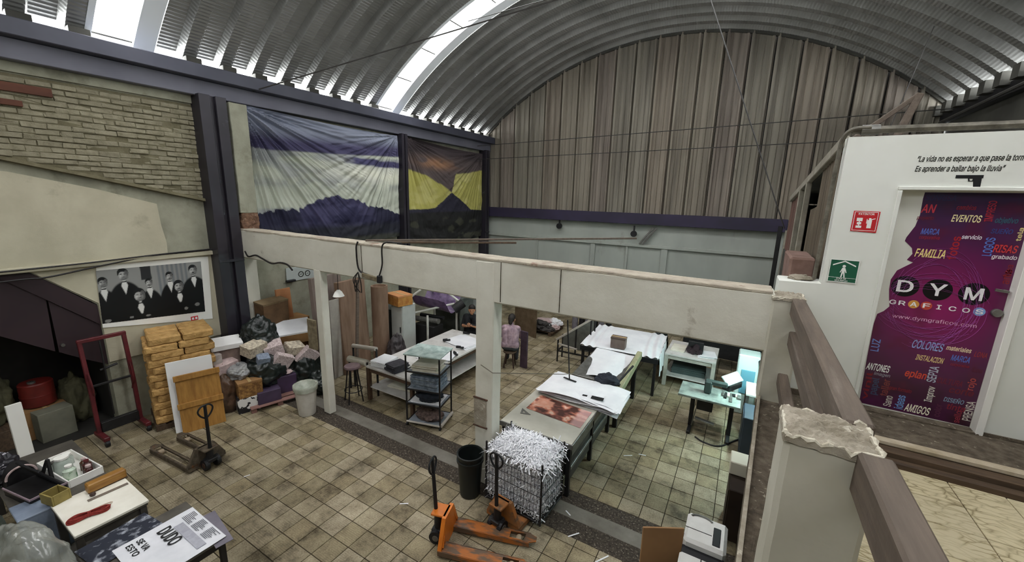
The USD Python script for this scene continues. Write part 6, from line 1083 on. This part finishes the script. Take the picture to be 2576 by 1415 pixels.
B = table('clutter_table', 'long dark table crowded with a jar tray and dark boxes at the left edge', -7.9, -6.28, 0.55, 1.32, 0.66, mat('dark_top', '#57524b'), mat('dark_leg', '#3d3934'), 0.06, 0.03)
t = thing('blue_panel', 'pale blue-grey plastic sheet hanging over the near end of the dark table', 'sheet', (-6.26, 0.74, 0)); obj('sheet', rough_(box(0.0, 0.025, -0.2, 0.17, 0.12, 0.72, 0.005), 0.01, 5, 3, 3), mat('blue_grey_plastic', '#8792a3', '#6d7788', scale=4, rough=0.35), t); obj('flap', box(-0.34, 0.03, -0.2, 0.17, 0.69, 0.715, 0.006), mat('blue_grey_plastic', '#8792a3'), t)
t = thing('wire_coil', 'coil of dark blue wire hanging beside the pale blue sheet', 'coil', (-6.33, 0.9, 0.42)); 
for k in range(6): a_ = np.linspace(0, 2 * np.pi, 30); obj('turn', tube(np.c_[0.012 * k * np.ones(30), (0.07 + 0.006 * k) * np.cos(a_) * 0.8, (0.13 + 0.004 * k) * np.sin(a_)], 0.006, 5), mat('navy_wire', '#272c47', rough=0.5), t)
t = thing('jar_tray', 'white plastic tray full of jars and bottles on the dark table', 'tray', (-6.98, 1.1, 0.66), 0.12)
for a, b, c, d in ((-0.4, 0.4, -0.16, -0.145), (-0.4, 0.4, 0.145, 0.16), (-0.4, -0.385, -0.145, 0.145), (0.385, 0.4, -0.145, 0.145)): obj('side', box(a, b, c, d, 0.0, 0.1, 0.004), M_white, t)
obj('bottom', box(-0.39, 0.39, -0.15, 0.15, 0, 0.01), M_white, t)
M_clear = mat('clear_plastic', '#cfd8cf', '#b3bfb4', scale=9, rough=0.15, alpha=0.75)
tr = lambda x, y, z: (-6.98 + x * math.cos(0.12) - y * math.sin(0.12), 1.1 + x * math.sin(0.12) + y * math.cos(0.12), 0.67 + z)
def jar(name, label, x, y, r, h, m, lid=M_white, neck=0.7):
    t = thing(name, label, 'jar', tr(x, y, 0)); obj('body', lathe([(0, 0), (r, 0.002), (r, h * 0.75), (r * neck, h * 0.9), (r * neck, h)] + [(0, h)], 18), m, t, smooth=40); obj('lid', lathe([(0, h - 0.004), (r * neck * 1.12, h - 0.004), (r * neck * 1.12, h + 0.02), (0, h + 0.022)], 18), lid, t); return t
jar('jar', 'large clear jar with pale lid in the middle of the tray', -0.02, -0.05, 0.085, 0.2, M_clear); jar('jar', 'clear bottle with green label at the near end of the tray', 0.2, -0.07, 0.06, 0.17, mat('green_label', '#bccab8', '#5f8a5f', scale=12, rough=0.4, lo=0.52, hi=0.6), M_white, 0.5)
jar('jar', 'small clear jar at the far end of the tray', -0.2, 0.05, 0.055, 0.13, M_clear); jar('jar', 'small clear jar with grey lid beside the far end of the tray', -0.14, -0.08, 0.05, 0.12, M_clear, M_steel); jar('jar', 'dark red bottle at the right side of the tray', 0.22, 0.08, 0.045, 0.15, mat('dark_red_glass', '#4c2523', '#371a19', scale=6, rough=0.2), M_redm, 0.5); jar('jar', 'second dark red bottle at the right corner of the tray', 0.31, 0.06, 0.04, 0.12, mat('dark_red_glass', '#4c2523'), M_pink, 0.6); jar('jar', 'brown bottle behind the dark red bottles in the tray', 0.12, 0.09, 0.04, 0.14, mat('brown_glass', '#5a3d2c', '#44301f', scale=6, rough=0.2), M_pink, 0.5)
t = thing('dark_case', 'dark plastic case with raised lid and purplish rim on the dark table', 'case', (-6.75, 0.8, 0.66), 0.2)
obj('body', rough_(box(-0.3, 0.24, -0.17, 0.14, 0.0, 0.1, 0.01), 0.004, 8, 1, 2), M_darksteel, t); obj('lid', T(box(-0.26, 0.2, -0.012, 0.012, 0, 0.3, 0.008), (0, 0.1, 0.1), 0, 0.5), M_black, t); obj('rim', [box(-0.3, 0.25, -0.18, -0.165, 0.09, 0.115), box(0.235, 0.25, -0.17, 0.14, 0.09, 0.115)], mat('purplish_rim', '#8f7d85', rough=0.5), t)
t = thing('speaker_box', 'dark arched box with pinkish trim beside the dark case', 'box', (-7.2, 0.72, 0.66), 0.1); obj('body', extr(ops.unary_union([sbox(-0.12, 0, 0.12, 0.14), Point(0, 0.14).buffer(0.12)]), 0.2, (-0.08, 0, 0), (0, 1, 0), (0, 0, 1)), M_darksteel, t); obj('trim', tube([(0.125, 0.12 * math.cos(a), 0.14 + 0.12 * math.sin(a)) for a in np.linspace(0, math.pi, 16)], 0.012, 6), M_pink, t)
bag('printed_bag', 'black bag with white streaked print at the far left of the dark table', (-7.4, 0.62, 0.66), (0.2, 0.16, 0.22), 81, mat('streaked_bag', '#201f25', '#a7a4ac', scale=9, rough=0.4, lo=0.56, hi=0.6, stretch=(1, 1, 2.5), detail=2))
t = thing('easel', 'black tilted metal frame leaning beside the jar tray', 'frame', (-7.0, 0.9, 0.66), 0.3); obj('frame', [bar((-0.1, 0, 0.0), (0.05, 0.02, 0.28), 0.03), bar((0.1, 0, 0.0), (0.05, 0.02, 0.28), 0.03), bar((-0.1, 0, 0.015), (0.1, 0, 0.015), 0.03)], M_darksteel, t)
# ---- news table
N = table('news_table', 'small dark table covered with newspapers at the bottom left', -5.08, -4.18, 0.72, 1.58, 0.74, mat('dark_top', '#57524b'), mat('black_leg', '#1f1c1b', rough=0.6), 0.05, 0.025)
def newsheet(w, d, fn=None, seed=0): return shell(grid(24, 20, lambda u, v: np.stack([(u - 0.5) * w, (v - 0.5) * d, 0.006 + 0.012 * meshkit.noise(np.stack([u * 2.4, v * 2.4, 0 * u + seed], -1), seed)], -1)), -0.0015)
nw = thing('newspaper', 'white newspaper page with a heavy black headline on the small table', 'newspaper', (-4.53, 1.24, 0.742), 0.0)
obj('page', newsheet(0.72, 0.66, seed=3), mat('news_white', '#d9d9de', '#cccdd2', scale=5, rough=0.8), nw, smooth=True)
nink = mat('news_ink', '#17171b', rough=0.7); ngrey = mat('news_grey', '#a9a9b2', '#9a9aa3', scale=20, rough=0.8)
def ntext(s, x, y, h, w=None, bold=True, m=None, name='headline'):
    q_ = text(s, h, 0.001, bold, 0.8); b_ = q_.bounds; q_.apply_translation((-b_[0, 0], 0, 0))
    if w: q_.apply_scale((w / (b_[1, 0] - b_[0, 0]), 1, 1))
    q_.apply_translation((x, y, 0.02)); obj(name, q_, m or nink, nw)
ntext('DUDO', -0.26, -0.02, 0.11, 0.3); ntext('SE VA', -0.3, 0.23 - 0.4, 0.05, 0.2); ntext('ESTO', -0.3, -0.25, 0.05, 0.2)
obj('photo_block', box(-0.2, 0.3, 0.1, 0.18, 0.018, 0.021, 0.0005), ngrey, nw)
for k in range(9):
    for j in range(3): obj('text_line', [box(-0.28 + 0.2 * j, -0.28 + 0.2 * j + RNG.uniform(0.09, 0.17), 0.2 + 0.013 * k, 0.206 + 0.013 * k, 0.0185, 0.0205, 0.0003)], mat('news_text', '#6a6a72', rough=0.8), nw)
nv = thing('newspaper', 'dark navy illustrated newspaper page left of the white page', 'newspaper', (-5.0, 1.02, 0.742), 0.12); obj('page', newsheet(0.42, 0.55, seed=8), mat('navy_page', '#1f2330', '#b4b8c2', scale=11, rough=0.7, lo=0.52, hi=0.7, detail=6), nv, smooth=True)
t = thing('cardboard_corner', 'grey board sticking out beyond the white newspaper page', 'board', (-4.38, 1.56, 0.732)); obj('board', T(box(-0.3, 0.28, -0.07, 0.08, 0, 0.006, 0.001), (0, 0, 0), -0.15), mat('grey_purple_card', '#77727c', '#66616b', scale=3, rough=0.7), t)
# ---- clear plastic bag in front, green sack at the edge
M_film = mat('clear_film', '#b3b5ad', '#8f918a', scale=4, rough=0.12, spec=1.0, bump=0.35, bscale=9, alpha=0.5, bdist=0.02)
def creased(m):
    v = m.vertices; d = m.vertex_normals; r = 0
    for k, (f, a) in enumerate(((2.6, 0.05), (5.5, 0.028))): r = r + a * (0.5 - np.abs(meshkit.noise(v * f + 7 * k + 1.5 * meshkit.noise(v * 2, 4)[:, None], 91 + k) - 0.5) * 2) * 2
    m.vertices = v + d * r[:, None] * np.clip(v[:, 2:3] * 4, 0, 1); return m
t = thing('plastic_bag', 'big clear plastic bag bulging in the left foreground before the tables', 'bag', (-5.2, 0.46, 0.0), 0.2); obj('film', creased(blob((0, 0, 0.0), (0.5, 0.22, 0.74), 0.16, 1.8, 91, 5)), M_film, t, smooth=True)
obj('contents', blob((0, 0, 0.02), (0.34, 0.17, 0.5), 0.25, 2.5, 92, 4), mat('greenish_scrap', '#5d6054', '#44473c', scale=6, rough=0.8, bump=0.4, bscale=15), t, smooth=True)
bag('sack', 'dark green speckled sack at the very left edge of the foreground', (-6.3, 0.24, 0.0), (0.38, 0.26, 0.62), 93, mat('green_sack', '#30372f', '#474d40', scale=9, rough=0.7, bump=0.4, bscale=20))
# ---- under the stair
t = thing('paint_drum', 'round red metal drum with a ring lid under the stair', 'drum', (-10.1, 1.42, 0.52)); obj('body', lathe([(0, 0), (0.2, 0), (0.21, 0.02), (0.205, 0.16), (0.212, 0.18), (0.205, 0.2), (0.205, 0.38), (0.19, 0.4), (0, 0.4)], 28), mat('red_drum', '#74251f', '#561b17', scale=4, rough=0.45), t, smooth=35); obj('spout', lathe([(0.03, 0.4), (0.05, 0.4), (0.05, 0.43), (0.03, 0.43)], 16, (0.06, -0.05, 0)), M_steel, t)
carton('grey_box', 'pale grey-green box leaning under the stair in front of the red drum', (-9.75, 1.48, 0.0), (0.3, 0.42, 0.5), 0.1, m=mat('grey_green_box', '#7d7c6c', '#69685c', scale=3, rough=0.8), tape=False)
t = thing('white_plank', 'white plank standing upright at the left edge under the stair', 'plank', (-8.95, 1.03, 0), 0.0); obj('plank', T(box(-0.02, 0.02, -0.09, 0.07, 0, 1.02, 0.004), (0, 0, 0), 0.15, 0.0, -0.05), M_white, t)
bag('sack', 'green-brown sack slumped under the stair right of the red drum', (-10.2, 2.0 - 0.15, 0.0), (0.28, 0.25, 0.5), 95, mat('olive_sack', '#57543d', '#43412f', scale=5, rough=0.85, bump=0.4, bscale=12)); bag('sack', 'olive sack at the far left under the stair', (-10.3, 0.9, 0.35), (0.35, 0.3, 0.5), 97, mat('olive_sack', '#57543d'))
carton('board_pile', 'pile of dark boards under the olive sack at the far left', (-10.2, 0.85, 0.0), (0.9, 0.5, 0.34), 0.05, m=M_woodd, tape=False); carton('carton', 'brown carton under the red drum', (-10.15, 1.43, 0.0), (0.6, 0.5, 0.5), 0.0, m=M_card)
# ---- right edge below the landing: cardboard, white machine
stand('cardboard_sheet', 'plain brown cardboard sheet standing beside the white machine at the bottom', -0.36, 3.88, 0.42, 0.9, 0.02, -1.05, mat('plain_cardboard', '#a67f58', '#97724e', scale=2, rough=0.85))
t = thing('white_machine', 'white office machine with dark slots below the landing edge at the bottom right', 'machine', (0.03, 3.75, 0))
obj('stand', box(-0.22, 0.2, -0.55, 0.6, 0.0, 0.55, 0.01), M_darksteel, t); M_mw = mat('machine_cream', '#dfdeda', '#d3d1cc', scale=4, rough=0.4)
obj('body', box(-0.2, 0.19, 0.15, 0.58, 0.55, 0.86, 0.03), M_mw, t); obj('body', box(-0.21, 0.19, -0.55, 0.05, 0.55, 0.8, 0.02), M_mw, t); obj('gap', box(-0.2, 0.18, 0.04, 0.16, 0.55, 0.78), M_black, t)
obj('slot', box(0.06, 0.13, 0.2, 0.46, 0.84, 0.866, 0.008), M_black, t); obj('hatch', tube([(-0.06 + 0.1 * math.cos(a), 0.5 + 0.05 * math.sin(a), 0.865) for a in np.linspace(0.2, math.pi - 0.2, 12)], 0.012, 6), M_steel, t); obj('seam', [box(-0.2, 0.05, 0.32, 0.328, 0.858, 0.863), box(-0.2, 0.19, -0.26, -0.25, 0.798, 0.804), box(-0.02, -0.01, -0.55, 0.05, 0.798, 0.804)], M_darksteel, t)

# ================================================================ OVERHEAD: tie rods, cables, fittings on the far wall
M_tie = mat('tie_rod', '#3a3836', rough=0.6)
def rod(label, a, b, r=0.012): return obj('tie_rod', tube([a, b], r, 6), M_tie, label=label, cat='tie rod')
def zr(x): return zarch(x) - 0.02
rod('long tie rod sloping up across the vault in front of the skylight', (-9.0, 4.9, 6.15), (-1.35, 8.9, 8.55)); rod('tie rod running from the vault crown down to the landing wall end', (-1.4, 8.9, 8.5), (0.58, 8.9, 3.75))
rod('thin tie rod running left from the hub under the vault crown', (-1.35, 8.9, 8.55), (-6.2, 8.4, 8.15), 0.008); rod('tie rod rising right from the hub towards the camera', (-1.35, 8.9, 8.55), (-0.1, 6.4, 8.5))
rod('upper of the two level tie rods in front of the gable', (-9.1, 12.9, 6.0), (3.6, 12.9, 6.32)); rod('lower of the two level tie rods in front of the gable', (-9.1, 12.9, 5.52), (3.6, 12.9, 5.75))
rod('thin vertical hanger rod under the right side of the vault', (2.5, 11.0, 7.474), (2.1, 11.0, 5.3), 0.008); rod('slanting rod along the right eave', (3.4, 13.0, 6.05), (3.4, 8.0, 6.15), 0.03)
for k, (x, z, l) in enumerate(((-5.95, 3.3, 'dark round fitting hanging below the purple beam, left one'), (-3.25, 3.2, 'dark round fitting hanging below the purple beam, right one'))):
    t = thing('pulley', l, 'pulley', (x, YK - 0.16, z)); obj('wheel', cyl((0, -0.05, -0.12), (0, 0.04, -0.12), 0.1, 16), M_black, t); obj('stem', box(-0.02, 0.02, -0.03, 0.03, -0.05, 0.15), M_black, t)
t = thing('wall_strut', 'pair of grey struts on the far wall under the right fitting', 'strut', (-2.75, YK - 0.12, 2.75))
for k in range(2): obj('strut', bar((-0.3 + 0.1 * k, 0, 0.0), (0.1 + 0.1 * k, 0, 0.55), 0.05), M_steel, t)
t = thing('steel_post', 'dark steel post at the right end of the far wall ledge', 'post', (0.75, 12.9, 0)); obj('post', [bar((0, 0, 0), (0, 0, 3.6), 0.1)], M_darksteel, t); obj('rail', bar((0.14, 0.0, 0), (0.14, 0, 3.5), 0.05), mat('dusty_frame', '#9b9588'), t)
bag('debris', 'small heap of plaster debris on the low white wall end', (0.52, 4.86, 3.46), (0.1, 0.1, 0.03), 99, M_conc)
